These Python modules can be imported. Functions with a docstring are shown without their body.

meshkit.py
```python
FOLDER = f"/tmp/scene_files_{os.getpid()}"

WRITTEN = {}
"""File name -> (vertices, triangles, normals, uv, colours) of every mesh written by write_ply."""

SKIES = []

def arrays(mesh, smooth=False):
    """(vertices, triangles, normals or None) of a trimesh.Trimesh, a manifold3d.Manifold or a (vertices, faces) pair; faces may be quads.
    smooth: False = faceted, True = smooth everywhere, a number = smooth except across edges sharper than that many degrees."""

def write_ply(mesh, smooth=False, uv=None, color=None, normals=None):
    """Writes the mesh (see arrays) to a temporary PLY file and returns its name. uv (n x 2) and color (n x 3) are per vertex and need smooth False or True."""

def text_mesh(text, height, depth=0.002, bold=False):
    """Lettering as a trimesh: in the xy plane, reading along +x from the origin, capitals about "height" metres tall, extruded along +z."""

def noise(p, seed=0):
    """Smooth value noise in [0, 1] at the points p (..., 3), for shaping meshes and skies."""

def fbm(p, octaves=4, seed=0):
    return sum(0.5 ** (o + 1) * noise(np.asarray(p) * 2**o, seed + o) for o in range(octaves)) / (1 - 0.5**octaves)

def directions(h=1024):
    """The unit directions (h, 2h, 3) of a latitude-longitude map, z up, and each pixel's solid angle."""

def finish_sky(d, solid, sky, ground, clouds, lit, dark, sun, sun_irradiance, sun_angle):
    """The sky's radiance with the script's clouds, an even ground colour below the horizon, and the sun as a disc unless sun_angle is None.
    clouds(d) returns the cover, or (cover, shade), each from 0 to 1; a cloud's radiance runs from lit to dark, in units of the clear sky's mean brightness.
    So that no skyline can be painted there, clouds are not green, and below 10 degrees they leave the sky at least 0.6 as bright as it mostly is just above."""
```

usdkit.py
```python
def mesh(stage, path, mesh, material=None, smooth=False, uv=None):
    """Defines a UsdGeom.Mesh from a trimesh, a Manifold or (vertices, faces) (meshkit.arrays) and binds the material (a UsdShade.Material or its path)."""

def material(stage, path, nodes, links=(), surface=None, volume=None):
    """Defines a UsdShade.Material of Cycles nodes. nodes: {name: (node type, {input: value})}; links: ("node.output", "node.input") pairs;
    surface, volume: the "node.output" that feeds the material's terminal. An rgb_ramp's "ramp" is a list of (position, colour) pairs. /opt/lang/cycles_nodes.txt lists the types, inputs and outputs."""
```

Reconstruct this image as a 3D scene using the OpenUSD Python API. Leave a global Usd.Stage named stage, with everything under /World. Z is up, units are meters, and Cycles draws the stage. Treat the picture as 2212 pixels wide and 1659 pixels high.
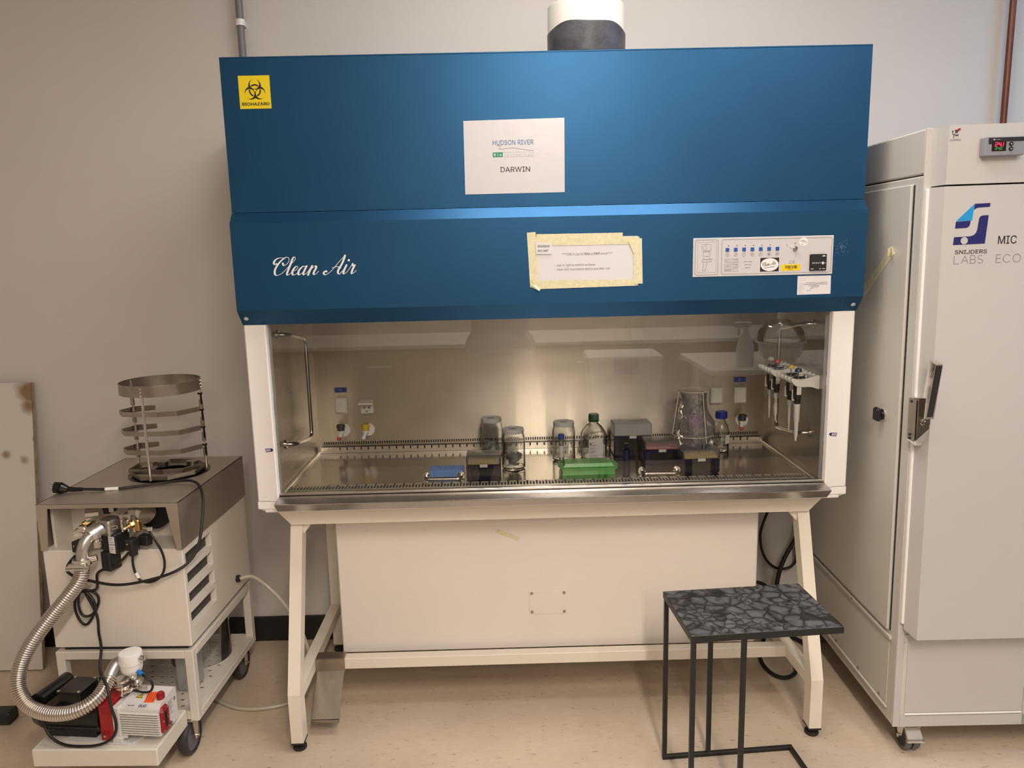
# A laboratory corner: a blue-fronted safety cabinet on a cream stand, a freeze dryer on a trolley
# with its vacuum pump, a climate chamber and a small black side table.  Metres, z up, y into the picture.
import math, random
import numpy as np
import trimesh
import manifold3d as m3
import shapely
import shapely.geometry as sg
import shapely.affinity as sa
import shapely.ops as so
from scipy.interpolate import CubicSpline
from pxr import Usd, UsdGeom, UsdLux, UsdShade, Gf, Sdf
import usdkit, meshkit

random.seed(7)
stage = Usd.Stage.CreateInMemory()
UsdGeom.SetStageUpAxis(stage, 'Z')
UsdGeom.SetStageMetersPerUnit(stage, 1.0)
UsdGeom.Xform.Define(stage, '/World')
UsdGeom.Scope.Define(stage, '/World/Looks')

# ------------------------------------------------------------------ camera
PITCH, ROLL, YAW, EYE = .1734, .0229, .0100, 1.55
fw = np.array([math.sin(YAW)*math.cos(PITCH), math.cos(YAW)*math.cos(PITCH), -math.sin(PITCH)])
r0 = np.array([math.cos(YAW), -math.sin(YAW), 0.])
d0 = np.cross(fw, r0)
rt = math.cos(ROLL)*r0 + math.sin(ROLL)*d0
dn = -math.sin(ROLL)*r0 + math.cos(ROLL)*d0
cam = UsdGeom.Camera.Define(stage, '/World/camera')
cam.AddTransformOp().Set(Gf.Matrix4d(*rt, 0, *(-dn), 0, *(-fw), 0, 0, 0, EYE, 1))
cam.CreateFocalLengthAttr(27.0)
cam.CreateHorizontalApertureAttr(27.0*2212/1660)
cam.CreateExposureAttr(1.12)

# ------------------------------------------------------------------ light: rows of ceiling lamps and the soft light of the rest of the room
def rect_light(name, loc, sx, sy, power, color):
    l = UsdLux.RectLight.Define(stage, '/World/' + name)
    l.CreateWidthAttr(sx); l.CreateHeightAttr(sy)
    l.CreateIntensityAttr(power); l.CreateColorAttr(Gf.Vec3f(*color))
    l.AddTranslateOp().Set(Gf.Vec3d(*loc))
    return l
WARM, NEUTRAL, COOL = (1.0, .86, .73), (1.0, .92, .84), (.20, .50, 1.0)
rect_light('ceiling_lamp_front', (.36, 1.85, 2.86), 1.1, .90, 3.9, NEUTRAL)
rect_light('ceiling_lamp_back', (.42, -.60, 2.86), .20, 1.50, 36, WARM)
rect_light('ceiling_lamp_far', (.42, -2.6, 2.86), .20, 1.50, 30, WARM)
rect_light('ceiling_lamp_middle', (1.55, .10, 2.86), .20, 1.50, 10, NEUTRAL)
rect_light('ceiling_lamp_right', (2.9, 1.7, 2.86), .20, 1.20, 15, COOL)
dome = UsdLux.DomeLight.Define(stage, '/World/sky')
dome.CreateIntensityAttr(0.02); dome.CreateColorAttr(Gf.Vec3f(1, .9, .8))

# ------------------------------------------------------------------ helpers: scene graph
used = {}
def path_for(parent, name):
    k = (str(parent), name); n = used.get(k, 0); used[k] = n + 1
    return f"{parent}/{name}" + (f"_{n:03d}" if n else '')
def tag(p, label=None, cat=None, group=None, kind=None):
    p = p.GetPrim() if hasattr(p, 'GetPrim') else p
    for k, v in (('label', label), ('category', cat), ('group', group), ('kind', kind)):
        if v: p.SetCustomDataByKey(k, v)
def thing(name, label, cat, loc=(0, 0, 0), rot=(0, 0, 0), group=None, kind=None, scale=None):
    x = UsdGeom.Xform.Define(stage, path_for('/World', name))
    x.AddTranslateOp().Set(Gf.Vec3d(*map(float, loc)))
    if any(rot): x.AddRotateXYZOp().Set(Gf.Vec3f(*map(float, rot)))
    if scale: x.AddScaleOp().Set(Gf.Vec3f(*scale))
    tag(x, label, cat, group, kind)
    return str(x.GetPath())
def part(parent, name, mesh, mat, label=None, smooth=30, kind=None):
    p = path_for(parent, name)
    m = usdkit.mesh(stage, p, mesh, mat, smooth=smooth)
    tag(m, label, None, None, kind)
    return p
def solo(name, mesh, mat, label, cat, group=None, kind=None, smooth=30):
    p = part('/World', name, mesh, mat, None, smooth)
    tag(stage.GetPrimAtPath(p), label, cat, group, kind)
    return p

# ------------------------------------------------------------------ helpers: shapes
def cat(*ms):
    out = []
    for m in ms: out += list(m) if isinstance(m, (list, tuple)) else [m]
    return trimesh.util.concatenate(out)
def tm(man):
    m = man.to_mesh()
    return trimesh.Trimesh(np.array(m.vert_properties[:, :3]), np.array(m.tri_verts), process=False)
def mf(t):
    t = trimesh.Trimesh(t.vertices, t.faces, process=True)
    return m3.Manifold(m3.Mesh(np.asarray(t.vertices, np.float32), np.asarray(t.faces, np.uint32)))
def box(x0, x1, y0, y1, z0, z1, r=0.0):
    x0, x1 = sorted((x0, x1)); y0, y1 = sorted((y0, y1)); z0, z1 = sorted((z0, z1))
    r = min(r, .45*min(x1-x0, y1-y0, z1-z0))
    if r <= 0:
        return trimesh.creation.box(bounds=[[x0, y0, z0], [x1, y1, z1]])
    pts = []
    for a in (0, 1):
        for b in (0, 1):
            for c in (0, 1):
                X, Y, Z = (x0, x1)[a], (y0, y1)[b], (z0, z1)[c]
                dx, dy, dz = (r, -r)[a], (r, -r)[b], (r, -r)[c]
                pts += [(X, Y+dy, Z+dz), (X+dx, Y, Z+dz), (X+dx, Y+dy, Z)]
    return tm(m3.Manifold.hull_points(np.array(pts, np.float64)))
def hull(pts): return tm(m3.Manifold.hull_points(np.array(pts, np.float64)))
def cyl(p0, p1, r, n=24, r1=None):
    p0, p1 = np.asarray(p0, float), np.asarray(p1, float)
    return sweep(np.array([p0, p1]), [r, r if r1 is None else r1], n)
def frames(P):
    T = np.gradient(P, axis=0); T /= np.linalg.norm(T, axis=1, keepdims=True)+1e-12
    u = np.cross(T[0], [0, 0, 1.]) if abs(T[0][2]) < .9 else np.cross(T[0], [1., 0, 0])
    u /= np.linalg.norm(u); U = [u]
    for i in range(1, len(P)):
        u = U[-1]-T[i]*(U[-1]@T[i]); U.append(u/np.linalg.norm(u))
    U = np.array(U); return T, U, np.cross(T, U)
def sweep(P, R, n=10, caps=True):
    P = np.asarray(P, float); R = np.broadcast_to(R, (len(P),)) if np.ndim(R) else np.full(len(P), float(R))
    T, U, V = frames(P); a = np.arange(n)*2*math.pi/n
    v = (P[:, None]+R[:, None, None]*(np.cos(a)[None, :, None]*U[:, None]+np.sin(a)[None, :, None]*V[:, None])).reshape(-1, 3)
    F = []
    for i in range(len(P)-1):
        for j in range(n):
            k = (j+1) % n; A, B, C, D = i*n+j, i*n+k, (i+1)*n+k, (i+1)*n+j
            F += [(A, B, C), (A, C, D)]
    if caps:
        v = np.vstack([v, P[0], P[-1]]); c0, c1 = len(v)-2, len(v)-1; e = (len(P)-1)*n
        for j in range(n):
            k = (j+1) % n; F += [(c0, k, j), (c1, e+j, e+k)]
    return trimesh.Trimesh(v, F, process=False)
def spline(P, n=60):
    P = np.asarray(P, float); t = np.r_[0, np.cumsum(np.linalg.norm(np.diff(P, axis=0), axis=1))]
    return CubicSpline(t, P, bc_type='natural')(np.linspace(0, t[-1], n))
def tube(P, r, n=10, k=60): return sweep(spline(P, k), r, n)
def bent(P, r, rad, n=12, seg=6):
    """a rod through the points with rounded corners"""
    P = [np.asarray(p, float) for p in P]; out = [P[0]]
    for i in range(1, len(P)-1):
        a, b, c = P[i-1], P[i], P[i+1]; u = (a-b)/np.linalg.norm(a-b); w = (c-b)/np.linalg.norm(c-b)
        s, e = b+u*rad, b+w*rad
        for t in np.linspace(0, 1, seg): out.append((1-t)**2*s+2*t*(1-t)*b+t*t*e)
    out.append(P[-1]); return sweep(np.array(out), r, n)
def lathe(prof, n=32, at=(0, 0, 0)):
    prof = np.asarray(prof, float)
    m = trimesh.creation.revolve(prof, sections=n); m.apply_translation(at); return m
def extr(poly, a, b, axis='z'):
    """extrude shapely polygon: axis z (x,y), x (y,z), y (x,z)"""
    geoms = [g for g in (poly.geoms if hasattr(poly, 'geoms') else [poly]) if g.area > 1e-12]
    m = trimesh.util.concatenate([trimesh.creation.extrude_polygon(g, abs(b-a), engine='earcut') for g in geoms])
    v = m.vertices.copy(); lo = min(a, b)
    if axis == 'z': v[:, 2] += lo
    elif axis == 'x': v = np.stack([v[:, 2]+lo, v[:, 0], v[:, 1]], 1)
    else:
        v = np.stack([v[:, 0], v[:, 2]+lo, v[:, 1]], 1); m = trimesh.Trimesh(v, m.faces[:, ::-1], process=False); return m
    return trimesh.Trimesh(v, m.faces, process=False)
def front(poly, y, t=.0006):
    """flat print on a face that looks to -y: polygon in (x,z), front surface at y-t"""
    return extr(poly, y-t, y, 'y')
def moved(m, d=(0, 0, 0), rz=0, s=1.0):
    m = m.copy()
    if s != 1.0: m.apply_scale(s)
    if rz: m.apply_transform(trimesh.transformations.rotation_matrix(rz, [0, 0, 1]))
    m.apply_translation(d); return m
def rot(m, ang, ax, about=(0, 0, 0)):
    m = m.copy(); m.apply_transform(trimesh.transformations.rotation_matrix(ang, ax, about)); return m
def rect(x0, x1, z0, z1, r=0):
    b = sg.box(min(x0, x1)+r, min(z0, z1)+r, max(x0, x1)-r, max(z0, z1)-r)
    return b.buffer(r, quad_segs=6) if r else b
def circ(x, z, r, n=16): return sg.Point(x, z).buffer(r, quad_segs=n//2)
def ring(p, w): return p.difference(p.buffer(-w))
def letters(s, x, z, h, y, bold=False, width=None, shear=0., t=.0004, centre=False, slope=0.):
    """lettering on a face that looks to -y"""
    m = meshkit.text_mesh(s, h, depth=t, bold=bold); v = m.vertices.copy()
    v[:, 0] += v[:, 1]*shear
    w = v[:, 0].max()-v[:, 0].min()
    if width: v[:, 0] *= width/w; w = width
    if centre: v[:, 0] -= (v[:, 0].max()+v[:, 0].min())/2
    v[:, 1] += v[:, 0]*slope
    return trimesh.Trimesh(np.stack([v[:, 0]+x, y-v[:, 2], v[:, 1]+z], 1), m.faces, process=False)
def brush(P, wmin, wmax, sh=0., slant=.45):
    """one pen stroke, thick on the way down"""
    P = np.asarray(P, float); n = max(12, len(P)*7)
    Q = spline(np.c_[P, np.zeros(len(P))], n)[:, :2] if len(P) > 2 else np.linspace(P[0], P[-1], 8)
    Q[:, 0] += Q[:, 1]*slant
    T = np.gradient(Q, axis=0); T /= np.linalg.norm(T, axis=1, keepdims=True)+1e-9
    w = wmin+(wmax-wmin)*np.clip(-T[:, 1], 0, 1)**1.3
    w = np.convolve(np.pad(w, 2, 'edge'), np.ones(5)/5, 'valid')
    return so.unary_union([sg.MultiPoint(list(sg.Point(*Q[i]).buffer(w[i]/2, quad_segs=3).exterior.coords)+list(sg.Point(*Q[i+1]).buffer(w[i+1]/2, quad_segs=3).exterior.coords)).convex_hull for i in range(len(Q)-1)])
SCRIPT = [[(1.05,1.35),(1.25,1.12),(1.55,1.3),(1.62,1.75),(1.3,2.05),(.85,1.8),(.52,1.2),(.45,.5),(.75,.05),(1.2,.12),(1.6,.55)],
 [(.95,1.95),(.4,1.98),(.0,1.65),(.08,1.3),(.35,1.25)],
 [(1.6,.55),(2.1,1.4),(2.25,1.95),(2.08,2.05),(1.97,1.6),(1.95,.4),(2.05,.04),(2.25,.1),(2.5,.45)],
 [(2.5,.45),(2.85,.62),(2.93,.9),(2.74,1.0),(2.55,.75),(2.53,.3),(2.75,.02),(3.0,.1),(3.22,.42)],
 [(3.85,.85),(3.6,1.0),(3.3,.75),(3.22,.3),(3.4,.02),(3.65,.2),(3.85,.6),(3.9,1.0)], [(3.9,1.0),(3.83,.4),(3.92,.03),(4.1,.1),(4.32,.5)],
 [(4.32,.5),(4.45,.85),(4.53,1.0)], [(4.53,1.0),(4.47,.5),(4.45,0)], [(4.47,.35),(4.7,.82),(4.95,1.0),(5.05,.82),(5.0,.3),(5.1,.03),(5.3,.1),(5.5,.4)],
 [(6.35,.42),(6.15,.2),(6.35,-.02),(6.75,.15),(7.35,1.2),(7.85,2.08)], [(7.85,2.08),(7.83,1.0),(7.85,.1),(8.0,.02),(8.2,.25)], [(6.9,.72),(7.4,.85),(7.9,.7)],
 [(8.1,.15),(8.35,.6),(8.45,1.0)], [(8.45,1.0),(8.4,.35),(8.5,.03),(8.7,.12),(8.9,.5)],
 [(8.9,.5),(9.02,.9),(9.1,1.15),(9.16,.95),(9.4,.98)], [(9.4,.98),(9.34,.4),(9.44,.03),(9.65,.15),(9.8,.4)]]
def clean_air(wmin=.06, wmax=.24):
    p = so.unary_union([brush(s, wmin, wmax) for s in SCRIPT]+[circ(8.5+.45*1.55, 1.55, .13), circ(.35+.45*1.3, 1.32, .1), circ(6.35+.2, .35, .12)])
    return p

# ------------------------------------------------------------------ helpers: materials
def lin(h):
    if isinstance(h, str):
        c = np.array([int(h[i:i+2], 16) for i in (1, 3, 5)])/255.
        return tuple(np.where(c <= .04045, c/12.92, ((c+.055)/1.055)**2.4))
    return tuple(h)
def pm(name, c, rough=.5, metal=0., var=None, bump=None, stretch=None, **kw):
    """principled material; var=(scale, amount) mottles the colour, bump=(scale, strength, distance), stretch=mapping scale"""
    c = np.array(lin(c)); nodes = {'p': ('principled_bsdf', dict(base_color=tuple(c), roughness=rough, metallic=metal, **kw))}; links = []
    if var or bump:
        nodes['g'] = ('geometry', {}); src = 'g.position'
        if stretch: nodes['mp'] = ('mapping', {'scale': stretch}); links.append(('g.position', 'mp.vector')); src = 'mp.vector'
    if var:
        s, a = var
        nodes['n'] = ('noise_texture', {'scale': s, 'detail': 5., 'roughness': .6}); links.append((src, 'n.vector'))
        nodes['r'] = ('rgb_ramp', {'ramp': [(.3, tuple(np.clip(c*(1-a), 0, 1))), (.7, tuple(np.clip(c*(1+a), 0, 1)))]})
        links += [('n.fac', 'r.fac'), ('r.color', 'p.base_color')]
    if bump:
        s, st, di = bump
        nodes['nb'] = ('noise_texture', {'scale': s, 'detail': 3.}); links.append((src, 'nb.vector'))
        nodes['b'] = ('bump', {'strength': st, 'distance': di}); links += [('nb.fac', 'b.height'), ('b.normal', 'p.normal')]
    return usdkit.material(stage, '/World/Looks/'+name, nodes, links, surface='p.BSDF')
def pane(name, tint=(.95, .97, .96), ior=1.5, rough=0.0, dull=0.0, dull_color=(.8, .8, .8)):
    """thin clear sheet: lets light straight through and mirrors by fresnel; dull mixes in some haze of the plastic itself"""
    nodes = {'t': ('transparent_bsdf', {'color': tint}), 'g': ('glossy_bsdf', {'color': (1, 1, 1), 'roughness': rough}), 'f': ('fresnel', {'IOR': ior}), 'm': ('mix_closure', {})}
    links = [('f.fac', 'm.fac'), ('t.BSDF', 'm.closure1'), ('g.BSDF', 'm.closure2')]
    out = 'm.closure'
    if dull:
        nodes['d'] = ('principled_bsdf', {'base_color': dull_color, 'roughness': .35}); nodes['m2'] = ('mix_closure', {'fac': dull})
        links += [('m.closure', 'm2.closure1'), ('d.BSDF', 'm2.closure2')]; out = 'm2.closure'
    return usdkit.material(stage, '/World/Looks/'+name, nodes, links, surface=out)
def glow(name, c, s):
    return usdkit.material(stage, '/World/Looks/'+name, {'p': ('principled_bsdf', {'base_color': (.02, .02, .02), 'emission_color': lin(c), 'emission_strength': s})}, [], surface='p.BSDF')

# ------------------------------------------------------------------ materials
def steel(name, base, rough, stretch, strength=.25, spread=None):
    nodes = {'g': ('geometry', {}), 'mp': ('mapping', {'scale': stretch}), 'n': ('noise_texture', {'scale': 1., 'detail': 3.}),
             'b': ('bump', {'strength': strength, 'distance': .001}), 'n2': ('noise_texture', {'scale': 3.5, 'detail': 5.}),
             'r': ('rgb_ramp', {'ramp': [(.3, tuple(np.array(base)*.86)), (.7, tuple(np.array(base)*1.08))]}),
             'r2': ('map_range', {'from_min': .3, 'from_max': .7, 'to_min': rough*.85, 'to_max': rough*1.2}),
             'p': ('principled_bsdf', {'metallic': 1.0})}
    links = [('g.position', 'mp.vector'), ('mp.vector', 'n.vector'), ('n.fac', 'b.height'), ('b.normal', 'p.normal'), ('g.position', 'n2.vector'),
             ('n2.fac', 'r.fac'), ('r.color', 'p.base_color'), ('n2.fac', 'r2.value'), ('r2.result', 'p.roughness')]
    if spread:   # brushed grain: reflections spread across it
        nodes['tg'] = ('combine_xyz', dict(zip('xyz', spread))); nodes['p'][1]['anisotropic'] = .9; links.append(('tg.vector', 'p.tangent'))
    return usdkit.material(stage, '/World/Looks/'+name, nodes, links, surface='p.BSDF')
M = dict(
 residue=pm('glue_residue', (.10, .17, .22), .7), blue=pm('blue_paint', (.0165, .087, .200), .39, .80, var=(3., .08), bump=(900, .06, .0004), coat_weight=.08, coat_roughness=.35),
 white=pm('white_enamel', (.90, .88, .86), .35, var=(2.5, .02)),
 cream=pm('cream_enamel', (.82, .765, .65), .38, var=(3., .03)),
 plenum=pm('pale_enamel', (.83, .79, .735), .42, var=(2., .03)),
 chamber=pm('chamber_enamel', (.545, .53, .515), .40, var=(1.5, .02)),
 chamber_side=pm('chamber_side_enamel', (.62, .60, .55), .40, var=(1.5, .02)),
 trolley=pm('trolley_enamel', (.70, .66, .585), .40, var=(3., .03)),
 dryer=pm('dryer_enamel', (.74, .69, .615), .42, var=(2.5, .03), bump=(500, .05, .0004)),
 steel_wall=steel('steel_wall', (.66, .61, .53), .40, (3, 3, 260), .12, (0, 0, 1)),
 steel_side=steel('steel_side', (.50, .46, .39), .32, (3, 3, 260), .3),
 steel_top=steel('steel_top', (.46, .43, .39), .14, (4, 240, 4), .03),
 steel_sill=steel('steel_sill', (.50, .48, .46), .26, (3, 240, 240), .08),
 steel_cover=steel('steel_cover', (.56, .51, .45), .48, (4, 4, 200), .25),
 steel_bright=pm('bright_steel', (.80, .77, .72), .22, 1.0),
 steel_grille=pm('grille_steel', (.88, .85, .80), .42, .85),
 steel_dark=pm('dull_steel', (.40, .36, .31), .33, 1.0, var=(20., .12)),
 alu=pm('cast_aluminium', (.60, .575, .55), .36, 1.0, var=(30., .06), bump=(300, .08, .0005)),
 chrome=pm('chrome', (.72, .70, .67), .10, 1.0),
 bellows=pm('bellows_steel', (.70, .66, .61), .24, 1.0),
 brass=pm('brass', (.56, .37, .14), .25, 1.0),
 black=pm('black_plastic', (.012, .012, .013), .42),
 black_gloss=pm('black_gloss', (.006, .006, .007), .18),
 cable=pm('black_cable', (.010, .010, .010), .45),
 black_metal=pm('black_powder_coat', (.012, .012, .013), .45, bump=(700, .08, .0004)),
 motor=pm('motor_black', (.008, .008, .009), .36),
 rubber=pm('black_rubber', (.018, .018, .02), .6),
 grey_rubber=pm('grey_rubber', (.13, .13, .145), .55),
 tyre=pm('dark_grey_tyre', (.03, .03, .035), .5),
 grey_plastic=pm('grey_plastic', (.25, .26, .30), .4),
 light_grey=pm('light_grey_plastic', (.62, .62, .62), .35),
 white_plastic=pm('white_plastic', (.82, .81, .79), .35),
 ivory=pm('ivory_plastic', (.74, .72, .66), .4),
 pvc=pm('duct_cream', (.90, .87, .78), .40),
 paper=pm('white_paper', (.72, .71, .73), .55),
 laminate=pm('laminated_paper', (.62, .605, .625), .25, bump=(25, .12, .004)),
 tape=pm('masking_tape', (.74, .69, .46), .6, var=(90., .10), bump=(220, .35, .001)),
 ink=pm('black_ink', (.012, .012, .014), .5), grey_ink=pm('grey_ink', (.22, .22, .24), .5), navy_ink=pm('navy_ink', (.010, .012, .13), .45), cyan_ink=pm('cyan_ink', (.01, .30, .66), .45),
 blue_ink=pm('blue_ink', (.05, .17, .40), .5), green_ink=pm('green_ink', (.01, .27, .13), .5), pale_ink=pm('pale_grey_ink', (.45, .45, .47), .5), white_ink=pm('white_ink', (.82, .82, .82), .4),
 yellow=pm('yellow_sticker', (.78, .60, .008), .4), label_yellow=pm('yellow_label', (.88, .62, .005), .4), blue_label=pm('blue_label', (.015, .06, .32), .4),
 panel=pm('panel_grey', (.60, .59, .60), .38), key_blue=pm('key_blue', (.012, .09, .40), .35),
 red=pm('red_paint', (.36, .012, .014), .38), dark_red=pm('red_plastic', (.30, .006, .018), .32), orange=pm('orange_label', (.92, .12, .02), .45), tap_red=pm('tap_red', (.60, .06, .05), .4),
 tap_yellow=pm('tap_yellow', (.72, .50, .03), .4), tap_grey=pm('tap_grey', (.06, .065, .07), .45), tap_green=pm('tap_dark_green', (.03, .045, .04), .45),
 pump=pm('pump_grey', (.66, .65, .63), .42, bump=(300, .05, .0004)), blue_cap=pm('blue_cap', (.008, .016, .26), .32), tube_cap=pm('tube_cap_blue', (.03, .07, .42), .35), connector=pm('connector_blue', (.01, .19, .62), .4),
 green_cap=pm('green_cap', (.004, .075, .035), .35), rack_green=pm('rack_green', (.02, .40, .035), .32), rack_blue=pm('rack_blue', (.14, .32, .78), .35),
 tip_navy=pm('tip_box_navy', (.006, .008, .040), .18), tip_yellow=pm('tip_tray_yellow', (.74, .52, .10), .4), tip_pink=pm('tip_tray_pink', (.62, .10, .13), .4), tip_pale=pm('tip_tray_pale_blue', (.28, .42, .62), .4),
 pip_body=pm('pipette_dark', (.012, .014, .022), .35), pip_white=pm('pipette_white', (.74, .74, .73), .35), wire=pm('white_wire', (.72, .69, .63), .35),
 copper=pm('brown_copper', (.16, .055, .03), .35, .5, var=(8., .2)), conduit=pm('conduit_grey', (.18, .18, .19), .45), duct_tape=pm('grey_duct_tape', (.065, .065, .075), .42, var=(14., .45), bump=(30, .5, .004)),
 jar_lid=pm('jar_lid_white', (.62, .63, .66), .35), liquid=pm('clear_liquid', (.9, .9, .9), .05, transmission_weight=1., ior=1.33),
 glass=pm('clear_glass', (.96, .98, .97), .02, transmission_weight=1., ior=1.45), blue_tube=pm('dark_blue_glass', (.01, .014, .06), .15),
 sash=pane('sash_glass', (.975, .975, .96), 1.48), clear=pane('clear_plastic', (.93, .94, .94), 1.5, .05, .10, (.75, .77, .78)), acrylic=pane('acrylic', (.975, .985, .98), 1.35, .02, .02, (.6, .62, .62)),
 frost=pane('frosted_plastic', (.85, .86, .86), 1.45, .2, .45, (.66, .67, .67)), bag=pane('clear_bag', (.97, .96, .97), 1.5, .08, .12, (.85, .82, .85)), silicone=pane('silicone_tube', (.92, .90, .84), 1.4, .1, .45, (.80, .76, .66)),
 box_plastic=pane('box_plastic', (.9, .9, .9), 1.4, .2, .85, (.86, .86, .90)), slot_dark=pm('louvre_dark', (.055, .047, .04), .6), purple=pm('purple_plastic', (.12, .10, .45), .4), purple_print=pm('purple_print', (.36, .14, .42), .5),
 led_red=glow('led_red', '#ff1438', 2.2), led_green=glow('led_green', '#2fae3a', .45), screen=pm('dark_screen', (.02, .008, .012), .2),
 coat=pm('white_coat', (.78, .78, .84), .8), trousers=pm('grey_trousers', (.10, .10, .12), .8), skin=pm('skin', (.55, .33, .24), .5), wood=pm('bench_wood', (.16, .105, .055), .5, var=(6., .2)), bench_top=pm('bench_top', (.70, .69, .66), .35), drawer=pm('drawer_grey', (.15, .12, .08), .5),
)
def mat_floor():
    n = {'g': ('geometry', {}), 'm1': ('mapping', {'scale': (1., 3.2, 1.)}), 'n1': ('noise_texture', {'scale': 26., 'detail': 6., 'roughness': .7}),
         'r1': ('rgb_ramp', {'ramp': [(.30, (.28, .20, .14)), (.37, (.60, .50, .385)), (.62, (.645, .545, .42)), (.74, (.71, .62, .505))]}),
         'n2': ('noise_texture', {'scale': 2.2, 'detail': 4.}), 'r2': ('rgb_ramp', {'ramp': [(.3, (.86, .84, .82)), (.7, (1.06, 1.05, 1.04))]}),
         'mx': ('mix_color', {'blend_type': 'multiply', 'fac': 1.0, 'use_clamp': False}),
         'm3': ('mapping', {'scale': (34., 120., 1.)}), 'n3': ('noise_texture', {'scale': 1., 'detail': 2.}), 'r3': ('rgb_ramp', {'ramp': [(.69, (1, 1, 1)), (.74, (.42, .33, .27))]}),
         'mx2': ('mix_color', {'blend_type': 'multiply', 'fac': 1.0}),
         'p': ('principled_bsdf', {'roughness': .42}), 'b': ('bump', {'strength': .08, 'distance': .001})}
    l = [('g.position', 'm1.vector'), ('m1.vector', 'n1.vector'), ('n1.fac', 'r1.fac'), ('g.position', 'n2.vector'), ('n2.fac', 'r2.fac'), ('r1.color', 'mx.a'), ('r2.color', 'mx.b'),
         ('g.position', 'm3.vector'), ('m3.vector', 'n3.vector'), ('n3.fac', 'r3.fac'), ('mx.result', 'mx2.a'), ('r3.color', 'mx2.b'), ('mx2.result', 'p.base_color'), ('n1.fac', 'b.height'), ('b.normal', 'p.normal')]
    return usdkit.material(stage, '/World/Looks/linoleum', n, l, surface='p.BSDF')
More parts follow.
